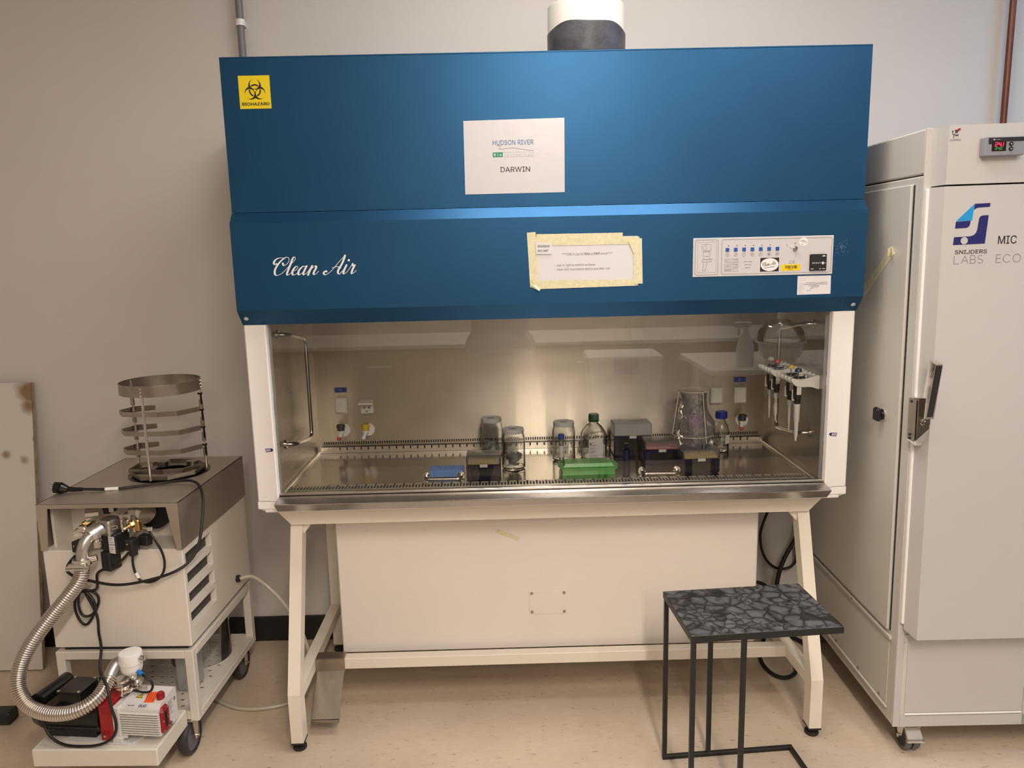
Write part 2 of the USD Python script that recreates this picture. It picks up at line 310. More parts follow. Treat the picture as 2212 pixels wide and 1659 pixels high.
def mat_slate():
    """marbled print of a small table top: grey pebbles of many sizes in dark veins"""
    n = {'g': ('geometry', {}), 'd': ('noise_texture', {'scale': 16., 'detail': 3.}), 'vm': ('mix_vector', {'fac': .035, 'use_clamp': False}),
         'v1': ('voronoi_texture', {'feature': 'distance_to_edge', 'scale': 44.}), 'v2': ('voronoi_texture', {'feature': 'distance_to_edge', 'scale': 24.}),
         'c1': ('voronoi_texture', {'feature': 'f1', 'scale': 44.}), 'nb': ('noise_texture', {'scale': 9., 'detail': 2.}),
         'sel': ('map_range', {'from_min': .44, 'from_max': .52, 'to_min': 0., 'to_max': 1., 'clamp': True}),
         'e': ('mix_float', {}), 'er': ('rgb_ramp', {'ramp': [(0, (.012, .012, .014)), (.03, (.018, .018, .02)), (.075, (.055, .055, .06)), (.16, (.092, .092, .10)), (.4, (.125, .125, .134))]}), 'bl': ('noise_texture', {'scale': 13., 'detail': 3.}), 'blr': ('rgb_ramp', {'ramp': [(.36, (.22, .21, .21)), (.42, (1, 1, 1))]}), 'mb': ('mix_color', {'blend_type': 'multiply', 'fac': 1., 'use_clamp': False}),
         'cr': ('separate_color', {}), 'crr': ('rgb_ramp', {'ramp': [(0, (.45, .45, .47)), (.35, (.8, .8, .82)), (1, (1.1, 1.1, 1.1))]}), 'mx': ('mix_color', {'blend_type': 'multiply', 'fac': 1., 'use_clamp': False}),
         'p': ('principled_bsdf', {'roughness': .42})}
    l = [('g.position', 'd.vector'), ('g.position', 'vm.a'), ('d.color', 'vm.b'), ('vm.result', 'v1.vector'), ('vm.result', 'v2.vector'), ('vm.result', 'c1.vector'), ('g.position', 'nb.vector'),
         ('nb.fac', 'sel.value'), ('sel.result', 'e.fac'), ('v1.distance', 'e.a'), ('v2.distance', 'e.b'), ('e.result', 'er.fac'), ('c1.color', 'cr.color'), ('cr.r', 'crr.fac'), ('er.color', 'mx.a'), ('crr.color', 'mx.b'), ('vm.result', 'bl.vector'), ('bl.fac', 'blr.fac'), ('mx.result', 'mb.a'), ('blr.color', 'mb.b'), ('mb.result', 'p.base_color')]
    return usdkit.material(stage, '/World/Looks/slate_print', n, l, surface='p.BSDF')
def mat_board():
    """whitish panel with brown water stains near its right edge"""
    n = {'g': ('geometry', {}), 'n': ('noise_texture', {'scale': 14., 'detail': 4.}), 'p': ('principled_bsdf', {'roughness': .55})}
    l = [('g.position', 'n.vector')]; last = None
    for i, (x, y, z, r) in enumerate([(-1.80, 2.90, 1.06, .050), (-1.81, 2.90, 1.00, .035), (-1.83, 2.87, .80, .022), (-1.80, 2.87, .78, .012), (-1.805, 2.87, .815, .012), (-1.90, 2.87, .82, .02), (-1.785, 2.87, .88, .012)]):
        n[f's{i}'] = ('vector_math', {'math_type': 'distance', 'vector2': (x, y, z)}); n[f'a{i}'] = ('math', {'math_type': 'divide', 'value2': r}); n[f'q{i}'] = ('math', {'math_type': 'add'})
        n[f'r{i}'] = ('map_range', {'from_min': 1.1, 'from_max': 1.75, 'to_min': 1., 'to_max': 0., 'clamp': True})
        l += [('g.position', f's{i}.vector1'), (f's{i}.value', f'a{i}.value1'), (f'a{i}.value', f'q{i}.value1'), ('n.fac', f'q{i}.value2'), (f'q{i}.value', f'r{i}.value')]
        if last is None: last = f'r{i}.result'
        else:
            n[f'm{i}'] = ('math', {'math_type': 'maximum'}); l += [(last, f'm{i}.value1'), (f'r{i}.result', f'm{i}.value2')]; last = f'm{i}.value'
    n['c'] = ('mix_color', {'a': (.64, .60, .56), 'b': (.24, .155, .075)}); l += [(last, 'c.fac'), ('c.result', 'p.base_color')]
    return usdkit.material(stage, '/World/Looks/stained_board', n, l, surface='p.BSDF')
M['floor'] = mat_floor(); M['slate'] = mat_slate(); M['board'] = mat_board()
M['wall'] = pm('wall_paint', (.63, .60, .57), .75, var=(1.2, .03), bump=(160, .06, .002))
M['ceiling'] = pm('ceiling_white', (.78, .77, .75), .8)
M['skirting'] = pm('black_skirting', (.014, .014, .016), .5)
M['raw_edge'] = pm('raw_board_edge', (.36, .27, .15), .7, var=(30., .3))

# ------------------------------------------------------------------ the room
WY = 2.93
X0, X1, Y0, Z1 = -3.4, 4.2, -3.6, 2.9
solo('floor', box(X0, X1, Y0, WY, -.05, 0), M['floor'], 'beige marbled linoleum floor with dark flecks', 'floor', kind='structure')
solo('ceiling', box(X0, X1, Y0, WY, Z1, Z1+.05), M['ceiling'], 'white ceiling above the frame', 'ceiling', kind='structure')
solo('wall_back', box(X0, X1, WY, WY+.1, 0, Z1), M['wall'], 'off-white painted wall behind the blue cabinet', 'wall', kind='structure')
solo('wall_left', box(X0-.1, X0, Y0, WY, 0, Z1), M['wall'], 'off-white side wall beyond the left edge', 'wall', kind='structure')
solo('wall_right', box(X1, X1+.1, Y0, WY, 0, Z1), M['wall'], 'off-white side wall beyond the climate chamber', 'wall', kind='structure')
solo('wall_front', box(X0, X1, Y0-.1, Y0, 0, Z1), M['wall'], 'off-white wall behind the viewer', 'wall', kind='structure')
solo('baseboard_back', box(X0, X1, WY-.012, WY-.0005, 0, .105, .003), M['skirting'], 'black skirting along the foot of the back wall', 'skirting', kind='structure')
p = thing('conduit_pipe', 'thin grey conduit running up the wall above the biohazard sign', 'pipe', (-.899, 2.90, 1.9))
part(p, 'pipe', cyl((0, 0, 0), (0, 0, 1.0), .0125), M['conduit'])
part(p, 'clamp', cat(cyl((0, 0, .447), (0, 0, .468), .0165), box(-.012, .012, 0, .0295, .449, .466)), M['white_plastic'], 'pale clamp')
p = thing('copper_pipe', 'brown copper pipe rising from behind the tall climate chamber', 'pipe', (1.842, 2.90, 1.6))
part(p, 'pipe', cyl((0, 0, 0), (0, 0, 1.3), .011), M['copper'])
part(p, 'bracket', cat(cyl((0, 0, .93), (0, 0, .945), .014), box(-.006, .006, 0, .0295, .932, .943)), M['steel_dark'])
# the stained board leaning on the wall
ang = math.atan2(.16, 1.09)
p = thing('leaning_board', 'stained whitish board leaning against the wall left of the freeze dryer', 'board', (-1.795, 2.755, 0.0035), rot=(-math.degrees(ang), 0, 0))
part(p, 'face_sheet', box(-1.0, 0, -.0195, -.0185+.004, 0, 1.10), M['board'])
part(p, 'core', box(-1.0, .0, -.0155, .0, 0, 1.10), M['raw_edge'], 'raw yellowish chipboard edge')
solo('floor_rail', box(-2.25, -1.70, 2.385, 2.44, 0, .045, .006), M['skirting'], 'low black rail on the floor at the far left', 'rail')

# ------------------------------------------------------------------ safety cabinet (built in world coordinates, base at CX, CY)
CX, CYB = .1433, 2.58
XL, XR = -.775, 1.0617
def cab(name, label, cat_, **k): return thing(name, label, cat_, (CX, CYB, 0), **k)
def W(m): return moved(m, (-CX, -CYB, 0))
c = cab('safety_cabinet', 'large blue-fronted biological safety cabinet with glass window and steel chamber', 'safety cabinet')
up = sg.Polygon([(2.2827, 2.093), (2.2827, 1.6715), (2.30, 1.6715), (2.30, 1.345), (2.89, 1.345), (2.89, 2.093)])
part(c, 'upper_housing', W(extr(up, XL, XR, 'x')), M['blue'], smooth=False)
lo = sg.Polygon([(2.2827, 1.6703), (2.2567, 1.6403), (2.2567, 1.3909), (2.2995, 1.3453), (2.2995, 1.6703)])
fp = part(c, 'front_panel', W(extr(lo, XL-.0005, XR+.0005, 'x')), M['blue'], 'hinged blue lower front panel with sloping ledge', smooth=False)
part(c, 'top_edge', W(box(XL, XR, 2.2815, 2.2875, 2.0925, 2.0965, .001)), M['blue'])
for sx, zz in ((536, 0), (1840, 0)):
    x = -.7575 if sx == 536 else 1.0435
    part(c, 'panel_screw', W(cyl((x, 2.2815, 1.3675), (x, 2.2815-.729*.0035, 1.3675-.684*.0035), .0066, 20)), M['light_grey'])
s = (.4184-.6715)
scr = sa.translate(sa.scale(clean_air(), .0253, .0253, origin=(0, 0)), -.6735, 1.4905)
part(c, 'script_lettering', W(front(scr, 2.2567, .0008)), M['white_ink'], 'white cursive lettering on the blue panel', smooth=False)
# side pillars, base corners
for side, xa, xb in (('l', XL, -.7075), ('r', .9905, XR)):
    inner = 1 if side == 'l' else -1
    a, b = (xa, xb) if side == 'l' else (xb, xa)
    prof = sg.Polygon([(a, 2.305), (a+inner*.004, 2.301), (a+inner*.035, 2.3005), (b-inner*.003, 2.292), (b, 2.295), (b, 2.345), (a+inner*.02, 2.345), (a+inner*.02, 2.89), (a, 2.89)])
    part(c, 'pillar', W(extr(prof, .797, 1.345)), M['white'], smooth=20)
    ch = .012
    part(c, 'base_corner', W(hull([(X, Y, Z) for X in (xa, xb) for Y in (2.3005, 2.36) for Z in (.795,)]+[(X, Y, .772) for X in (xa, xb) for Y in (2.3005, 2.36)]+[(X, Y, .762) for X in ((xa+.016, xb) if side == 'l' else (xa, xb-.016)) for Y in (2.31, 2.36)])), M['white'], smooth=False)
part(c, 'underframe', W(cat(box(-.757, 1.043, 2.304, 2.89, .757, .770, .003), box(XL, XR, 2.36, 2.89, .770, .7745))), M['white'])
# steel sill
sill = sg.Polygon([(2.318, .8113), (2.298, .8113), (2.243, .8055), (2.2395, .8035), (2.2395, .8010), (2.270, .7722), (2.318, .7722)])
part(c, 'sill', W(extr(sill, -.7065, .9895, 'x')), M['steel_sill'], 'sloping stainless sill below the glass', smooth=25)
part(c, 'glass_rail', W(box(-.7065, .9895, 2.2985, 2.312, .8132, .8200, .001)), M['steel_bright'])
part(c, 'window', W(box(-.7065, .9895, 2.3145, 2.3165, .812, 1.36)), M['sash'], 'clear glass front window', smooth=False)
# chamber
IX0, IX1, IY0, IY1 = -.716, .992, 2.345, 2.876
part(c, 'chamber_back', W(box(IX0, IX1, IY1, IY1+.01, .80, 1.345)), M['steel_wall'], smooth=False)
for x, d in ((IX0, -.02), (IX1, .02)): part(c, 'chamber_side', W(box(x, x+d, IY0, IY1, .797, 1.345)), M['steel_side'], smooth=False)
ws = part(c, 'work_surface', W(box(IX0, IX1, 2.437, 2.845, .790, .800, .002)), M['steel_top'])
for x0, x1 in ((IX0, IX0+.012), (IX1-.012, IX1)):
    part(c, 'side_gutter', W(cat(box(x0, x1, 2.345, IY1, .799, .8075, .002))), M['steel_bright'])
# front air grille: a slotted steel strip over a dark duct
part(c, 'grille_duct', W(box(IX0, IX1, 2.33, 2.437, .775, .788)), M['black'], smooth=False)
part(c, 'grille_liner', W(box(IX0+.012, IX1-.012, 2.4305, 2.4368, .776, .7994)), M['black'], smooth=False)
part(c, 'grille_front_lip', W(box(IX0, IX1, 2.32, 2.382, .788, .801, .001)), M['steel_side'])
g0, g1, pit = IX0+.014, IX1-.014, .01032
slots = []; n = int((g1-g0)/pit)
for i in range(n):
    x = g0+(i+.5)*pit
    deep = (i % 3 == 2 and 8 < i < n-8)
    slots.append(sg.box(x-.0029, 2.3865, x+.0029, 2.45 if deep else 2.4240))
strip = sg.box(g0, 2.384, g1, 2.4315).difference(so.unary_union(slots))
part(c, 'front_grille', W(extr(strip, .7995, .8025)), M['steel_grille'], 'slotted air grille along the front edge', smooth=False)
# rear air slot: lip with notches and row of small slots in the back wall
rl = sg.box(IX0+.012, .8005, IX1-.012, .8235)
nt = [sg.box(x-.0025, .812, x+.0025, .83) for x in np.arange(IX0+.085, IX1-.05, .0268)]
part(c, 'rear_lip', W(extr(rl.difference(so.unary_union(nt)), 2.845, 2.848, 'y')), M['steel_bright'], smooth=False)
part(c, 'rear_duct', W(box(IX0+.012, IX1-.012, 2.849, 2.8745, .795, .8215)), M['black'], smooth=False)
part(c, 'rear_slot', W(cat([box(x-.0021, x+.0021, IY1-.0015, IY1, .8275, .8375) for x in np.arange(IX0+.02, IX1-.02, .0089)])), M['black'], 'row of small slots along the foot of the back', smooth=False, kind='stuff')
# grab bars on the side walls
for x, d in ((IX0, 1), (IX1, -1)):
    dz = 0 if d > 0 else -.005
    q = part(c, 'grab_bar', W(bent([(x, 2.44, 1.300+dz), (x+d*.034, 2.44, 1.300+dz), (x+d*.034, 2.645, 1.262+dz), (x+d*.034, 2.645, .914+dz), (x+d*.034, 2.44, .942+dz), (x, 2.44, .942+dz)], .0062, .03)), M['steel_bright'])
    for z in (1.300+dz, .942+dz): part(q, 'rose', W(cyl((x, 2.44, z), (x+d*.004, 2.44, z), .014)), M['steel_bright'])
# lift handles of the work surface
for x in (-.209, .509):
    q = part(c, 'lift_handle', W(bent([(x-.058, 2.470, .8135), (x-.058, 2.446, .8095), (x+.058, 2.446, .8095), (x+.058, 2.470, .8135)], .0064, .013)), M['steel_bright'])
    for dx in (-.058, .058): part(q, 'rose', W(cyl((x+dx, 2.473, .8135), (x+dx, 2.467, .8130), .0128, 28)), M['steel_bright'])
# switches, sockets and taps on the chamber back
def wall_box(x, z, w=.046, h=.062):
    q = part(c, 'switch_box', W(box(x-w/2, x+w/2, IY1-.014, IY1, z-h/2, z+h/2, .003)), M['ivory']); part(q, 'cover', W(box(x-w/2+.004, x+w/2-.004, IY1-.017, IY1-.0135, z-h/2+.004, z+h/2-.006, .0015)), M['ivory'])
wall_box(-.6215, .981); wall_box(.898, .9825); wall_box(.8075, .983)
for x, z in ((-.622, 1.0395), (.8966, 1.0427)):
    q = part(c, 'name_plate', W(box(x-.023, x+.023, IY1-.0015, IY1, z-.0095, z+.0095)), M['blue_label'], 'small blue plate'); part(q, 'ring_mark', W(front(ring(circ(x, z, .0045), .0012), IY1-.0015)), M['pale_ink'], smooth=False)
so_x, so_z = -.5245, .974
q = part(c, 'socket', W(cat(box(so_x-.0235, so_x+.0235, IY1-.012, IY1, so_z-.026, so_z+.026, .002))), M['ivory'], 'wall socket with its lid raised')
part(q, 'insert', W(cat(extr(ring(circ(so_x, so_z-.0065, .0190, 24), .004), IY1-.0145, IY1-.012, 'y'), extr(circ(so_x, so_z-.0065, .0155, 24), IY1-.0128, IY1-.011, 'y'))), M['light_grey'])
part(q, 'pin_hole', W(front(so.unary_union([circ(so_x-.0085, so_z-.0035, .0028), circ(so_x+.0085, so_z-.0035, .0028), circ(so_x, so_z-.0180, .0028)]), IY1-.0128)), M['black'], smooth=False)
part(q, 'lid', W(hull([(so_x+a*.0235, IY1-.012, so_z+.026) for a in (-1, 1)]+[(so_x+a*.0235, IY1-.012, so_z+.021) for a in (-1, 1)]+[(so_x+a*.026, IY1-.044, so_z+.014) for a in (-1, 1)]+[(so_x+a*.026, IY1-.043, so_z+.020) for a in (-1, 1)])), M['ivory'])
for x, z, m1, m2, label in ((-.617, .884, 'tap_grey', 'tap_red', 'grey gas tap with red nozzle'), (-.524, .884, 'tap_yellow', 'white_plastic', 'yellow gas tap with white nozzle'), (.908, .884, 'tap_green', 'tap_red', 'dark green gas tap with red nozzle')):
    q = part(c, 'gas_tap', W(cyl((x, IY1, z), (x, IY1-.008, z), .0235)), M['white_plastic'], label)
    part(q, 'body', W(cat(cyl((x-.006, IY1-.006, z), (x-.006, IY1-.036, z), .010), sweep([(x-.006, IY1-.03, z), (x-.008, IY1-.034, z-.012), (x-.012, IY1-.038, z-.02)], [.009, .007, .007]))), M['white_plastic'])
    part(q, 'knob', W(cat(cyl((x-.006, IY1-.03, z+.006), (x-.006, IY1-.03, z+.028), .014, 12), box(x-.022, x+.010, IY1-.035, IY1-.025, z+.014, z+.028, .003))), M[m1])
    part(q, 'nozzle', W(cyl((x-.012, IY1-.038, z-.019), (x-.0145, IY1-.042, z-.029), .0072)), M[m2])
# plenum below the chamber with its cover plate
pl = part(c, 'plenum', W(box(-.579, .846, 2.462, 2.86, .19, .757, .004)), M['plenum'], 'deep cream housing below the chamber')
cp = part(c, 'cover_plate', W(box(.066, .195, 2.4600, 2.4625, .315, .401, .001)), M['plenum'], 'small screwed cover plate')
for x in (.0755, .186):
    for z in (.324, .392): part(cp, 'screw', W(cyl((x, 2.4605, z), (x, 2.4575, z), .0052, 12)), M['steel_dark'])
part(c, 'side_knob', W(cat(cyl((XL, 2.72, 1.165), (XL-.012, 2.72, 1.165), .008), box(XL-.016, XL-.010, 2.715, 2.725, 1.155, 1.175))), M['black'])

# control panel on the blue front
PY = 2.2567
cp = part(c, 'control_panel', W(box(.5563, .9651, PY-.003, PY+.001, 1.4583, 1.5697, .0008)), M['panel'], 'pale grey control panel with keys and labels')
fy = PY-.003
part(cp, 'outline', W(front(so.unary_union([ring(rect(.5618, .6296, 1.4630, 1.5645, .006), .0011), ring(rect(.5690, .6240, 1.4700, 1.5580, .001), .0005), ring(rect(.6392, .9605, 1.4640, 1.5640, .006), .0011)]), fy, .0003)), M['grey_ink'], smooth=False)
ck = [ring(rect(.5815, .6085, 1.5330, 1.5510, .001), .0008), ring(circ(.5920, 1.5415, .0055), .0007), ring(rect(.5865, .6055, 1.5085, 1.5330, .001), .0008), sg.box(.5855, 1.5290, .6050, 1.5300), sg.box(.5900, 1.5170, .6020, 1.5182), ring(rect(.5835, .6100, 1.5010, 1.5085, .002), .0008),
      sg.LineString([(.5885, 1.5010), (.5850, 1.4760)]).buffer(.0006), sg.LineString([(.5975, 1.5010), (.5930, 1.4760)]).buffer(.0006), sg.LineString([(.5850, 1.4760), (.5930, 1.4760)]).buffer(.0006), sg.LineString([(.606, 1.509), (.6140, 1.5095)]).buffer(.0004), sg.box(.5905, 1.551, .5912, 1.5545), sg.box(.5955, 1.551, .5962, 1.5545)]
part(cp, 'diagram', W(front(so.unary_union(ck), fy, .0003)), M['grey_ink'], 'line drawing of the cabinet section', smooth=False)
for i in range(7):
    x = .6560+i*.02427
    k = part(cp, 'key', W(box(x-.0052, x+.0052, fy-.0018, fy, 1.5293, 1.5398, .0006)), M['key_blue'])
    sy = ring(circ(x, 1.5193, .0052), .0007)
    sy = sy.union([sg.Point(x, 1.5193).buffer(.0015), sg.LineString([(x-.003, 1.5163), (x+.003, 1.5223)]).buffer(.0006), sg.LineString([(x, 1.5193), (x, 1.5225)]).buffer(.0006), sg.box(x-.002, 1.5175, x+.001, 1.521), sg.LineString([(x-.003, 1.516), (x, 1.5193), (x-.001, 1.5225)]).buffer(.0006), sg.box(x-.0025, 1.5168, x+.0025, 1.5216), sg.LineString([(x-.003, 1.519), (x+.003, 1.5205)]).buffer(.0011)][i])
    part(cp, 'key_symbol', W(front(sy, fy, .0003)), M['grey_ink'], smooth=False)
    if i < 6: part(cp, 'indicator', W(cyl((x+.003, fy, 1.5462), (x+.003, fy-.0007, 1.5462), .0013, 10)), M['ink'])
tb = []
for z0, z1, t, sub in ((1.4972, 1.5082, 'INFLOW', 2), (1.4822, 1.4936, 'DOWNFLOW', 2), (1.4725, 1.4795, 'WINDOW', 1)):
    tb += [front(ring(rect(.6488, .6885, z0, z1, .0006), .0006), fy, .0003), letters(t, .6503, (z0+z1)/2-.0013, .0026, fy, width=.019)]
    for j in range(sub):
        zz = (z0+z1)/2+((.0026 if j == 0 else -.0026) if sub == 2 else 0)
        tb += [front(circ(.6745, zz, .0011, 8), fy, .0003)]+([letters(('HIGH', 'LOW')[j], .6775, zz-.0011, .0022, fy, width=.009)] if sub == 2 else [])
for t, z in (('DIN 12980', 1.4980), ('BS 5726', 1.4890), ('NSF 49', 1.4805)): tb.append(letters(t, .7172, z, .0031, fy, width=.0026*len(t), centre=True))
part(cp, 'printed_text', W(cat(tb)), M['grey_ink'], smooth=False)
part(cp, 'emblem', W(front(sg.box(.7530, 1.4697, .8075, 1.5090), fy, .0004)), M['ink'], 'black badge with white oval and script', smooth=False)
ov = sa.scale(circ(0, 0, 1, 48), .0262, .0186, origin=(0, 0))
part(cp, 'emblem_oval', W(front(sa.translate(ov, .7803, 1.4894), fy-.0004, .0003)), M['white_ink'], smooth=False)
sc2 = sa.translate(sa.scale(sa.rotate(clean_air(.10, .20), 6, origin=(0, 0)), .0041, .0052, origin=(0, 0)), .7575, 1.4842)
part(cp, 'emblem_script', W(front(sc2.union(sg.LineString([(.765, 1.480), (.795, 1.4835)]).buffer(.0005)), fy-.0007, .0003)), M['ink'], smooth=False)
ce = []
for x, e in ((.843, 0), (.8525, 1)):
    arc = ring(circ(x, 1.4953, .0052, 32), .0012).difference(sg.box(x+.0012, 1.48, x+.02, 1.51))
    ce.append(arc.union(sg.box(x-.004, 1.4948, x+.0008, 1.4958)) if e else arc)
part(cp, 'conformity_mark', W(front(so.unary_union(ce), fy, .0003)), M['grey_ink'], smooth=False)
part(cp, 'yellow_label', W(front(sg.box(.8150, 1.4703, .8700, 1.4887), fy, .0004)), M['label_yellow'], 'yellow barcode label', smooth=False)
rnd = random.Random(3); bars = []; x = .8250
while x < .8600:
    w = rnd.choice((.0005, .0009, .0014)); bars.append(sg.box(x, 1.4765, x+w, 1.4855)); x += w+rnd.choice((.0006, .001, .0016))
part(cp, 'barcode', W(cat(front(so.unary_union(bars), fy-.0004, .0002), letters('0012447', .8425, 1.4727, .0022, fy-.0004, width=.013, centre=True))), M['ink'], smooth=False)
k = part(cp, 'key_switch', W(cat(cyl((.8525, fy, 1.5345), (.8525, fy-.006, 1.5345), .0070), cyl((.8525, fy-.006, 1.5345), (.8525, fy-.012, 1.5345), .0052))), M['chrome'])
part(k, 'key_slot', W(box(.8519, .8531, fy-.0125, fy-.0118, 1.5315, 1.5375)), M['ink'])
part(cp, 'lock_symbol', W(front(so.unary_union([ring(rect(.8385, .8425, 1.5335, 1.5375), .0006), ring(rect(.8500, .8545, 1.5460, 1.5500), .0006), sg.LineString([(.8545, 1.550), (.8570, 1.5530)]).buffer(.0004), circ(.8287, 1.5462, .0012, 8), circ(.8287, 1.5418, .0012, 8)]), fy, .0003)), M['grey_ink'], smooth=False)
st = part(cp, 'round_sticker', W(front(circ(.8772, 1.5527, .0125, 32), fy, .0005)), M['white_ink'], 'round white inspection sticker', smooth=False)
part(st, 'sticker_print', W(cat(front(so.unary_union([sg.LineString([(.8675, 1.5545), (.8865, 1.5490)]).buffer(.0003), sg.LineString([(.8685, 1.5575), (.8870, 1.5520)]).buffer(.0003), circ(.8730, 1.5445, .0013, 8)]), fy-.0005, .0002), letters('2019', .8775, 1.5545, .0024, fy-.0005, width=.008, centre=True, slope=-.28))), M['ink'], smooth=False)
hc = part(cp, 'hour_counter', W(box(.8964, .9450, fy-.006, fy, 1.4692, 1.5165, .0015)), M['black'], 'square black hour counter')
dg = []
for i, ch in enumerate('002470'): dg.append(letters(ch, .9045+i*.0052, 1.4888, .0048, fy-.006, centre=True))
dg.append(letters('h', .9400, 1.4888, .0042, fy-.006, centre=True)); dg.append(front(sg.box(.9318, 1.4868, .9362, 1.4945), fy-.006, .0003))
for x, w in ((.903, .008), (.926, .006), (.937, .008)): dg.append(front(sg.box(x-w/2, 1.4735, x+w/2, 1.4750), fy-.006, .0003))
dg.append(front(sg.Polygon([(.9300, 1.5095), (.9415, 1.5095), (.9390, 1.5125), (.9340, 1.5130)]), fy-.006, .0003))
part(hc, 'counter_digits', W(cat(dg)), M['white_ink'], smooth=False)

rg_ = random.Random(21)
rs_ = [sa.rotate(sa.scale(circ(.989+rg_.gauss(0, .009), 1.538+rg_.gauss(0, .010), 1, 8), rg_.uniform(.0006, .0032), rg_.uniform(.0004, .0012)), rg_.uniform(0, 180)) for _ in range(34)]
rs_ += [sa.rotate(sa.scale(circ(rg_.uniform(.58, .95), rg_.uniform(1.400, 1.452), 1, 6), rg_.uniform(.0004, .0018), rg_.uniform(.0003, .0006)), rg_.uniform(0, 180)) for _ in range(16)]
part(fp, 'glue_residue', W(front(so.unary_union(rs_), PY, .0002)), M['residue'], 'pale glue residue and scuffs', smooth=False, kind='stuff')

# ------------------------------------------------------------------ stand
s = cab('cabinet_stand', 'cream tubular steel stand with splayed legs under the safety cabinet', 'stand')
LG = [(2.1985, .032), (2.1985, .197), (2.368, .700), (2.418, .700), (2.2485, .195), (2.2485, .032)]
for xa, xb in ((-.6985, -.6605), (.9385, .9765)):
    sgn = 1 if xa < 0 else -1; xin = xb if sgn > 0 else xa
    lg = part(s, 'leg', W(cat(extr(sg.Polygon(LG), xa, xb, 'x'), extr(sg.Polygon([(xin, .700), (xin+sgn*.028, .700), (xin+sgn*.028, .694), (xin+sgn*.004, .664), (xin, .664)]) if sgn > 0 else sg.Polygon([(xin, .700), (xin, .664), (xin-.004, .664), (xin-.028, .694), (xin-.028, .700)]), 2.372, 2.41, 'y'))), M['cream'], smooth=False)
    part(lg, 'foot', W(cat(box(xa-.001, xb+.001, 2.1975, 2.2495, .026, .0325, .001), lathe([(0, 0), (.020, 0), (.022, .004), (.021, .010), (.010, .014), (.010, .026), (0, .026)], 24, ((xa+xb)/2, 2.224, 0)))), M['rubber'], 'black adjustable foot')
    if sgn < 0: xa, xb = xa-.022, xb-.022   # the rear right leg stands a little further in
    rl_ = part(s, 'leg', W(box(xa, xb, 2.815, 2.855, .030, .757, .002)), M['cream'])
    part(rl_, 'foot', W(lathe([(0, 0), (.020, 0), (.022, .004), (.021, .010), (.010, .014), (.010, .031), (0, .031)], 24, ((xa+xb)/2, 2.835, 0))), M['rubber'])
    e5 = .022 if sgn < 0 else 0
    part(s, 'brace', W(hull([(X+o, Y, Z_) for Y, o in ((2.235, e5), (2.817, 0)) for X in (xa+.0005, xb-.0005) for Z_ in (.165, .203)])), M['cream'])
part(s, 'crossbar', W(box(-.661, .934, 2.402, 2.440, .164, .202, .002)), M['cream'])
part(s, 'top_rail', W(cat(extr(sg.Polygon([(-.757, .757), (-.737, .748), (-.692, .699), (.968, .699), (1.015, .748), (1.043, .757)]), 2.352, 2.374, 'y'), box(-.70, .98, 2.374, 2.455, .745, .757))), M['cream'], smooth=False)
q = part(s, 'foot_plate', W(cat(box(-.660, -.562, 2.3985, 2.4015, .158, .205, .0008), box(-.660, -.562, 2.3985, 2.445, .2025, .2055, .0008), hull([(X, 2.399, Z) for X in (-.655, -.565) for Z in (.158, .161)]+[(X, 2.285, Z) for X in (-.655, -.565) for Z in (.050, .053)]), box(-.655, -.565, 2.279, 2.288, .047, .056, .001))), M['steel_dark'], 'steel footplate hooked over the crossbar')
# masking tape left on the housing
tp = sa.rotate(sg.box(-.0425, .5955, .0395, .6105), -22, origin=(-.0015, .603))
solo('masking_tape', front(tp, 2.462, .0005), M['tape'], 'short strip of masking tape on the cream housing under the cabinet', 'tape', smooth=False)

# ------------------------------------------------------------------ exhaust pipe on top
p = thing('exhaust_duct', 'cream exhaust pipe with grey taped collar standing on the blue cabinet', 'duct', (.285, 2.58, 2.093))
part(p, 'pipe', lathe([(.112, .10), (.121, .10), (.121, .198), (.119, .200), (.113, .200), (.112, .198), (.112, .10)], 64), M['pvc'], 'cream plastic pipe')
n = 64; a = np.arange(n)*2*math.pi/n; v = []; F = []
for j, (r_, zf) in enumerate(((.1175, lambda t: 0), (.1195, lambda t: .045+.003*math.sin(3*t)), (.1225, lambda t: .050), (.1230, lambda t: .115+.018*math.sin(t+.2)*-1+.004*math.sin(5*t)), (.118, lambda t: .117-.018*math.sin(t+.2)))):
    v += [(r_*(1+.004*math.sin(7*t+j))*math.cos(t), r_*(1+.004*math.sin(7*t+j))*math.sin(t), zf(t)) for t in a]
for j in range(4):
    for i in range(n): k = (i+1) % n; F += [(j*n+i, j*n+k, (j+1)*n+k), (j*n+i, (j+1)*n+k, (j+1)*n+i)]
part(p, 'collar', trimesh.Trimesh(v, F, process=False), M['duct_tape'], 'grey tape wound round the foot of the pipe', smooth=40)

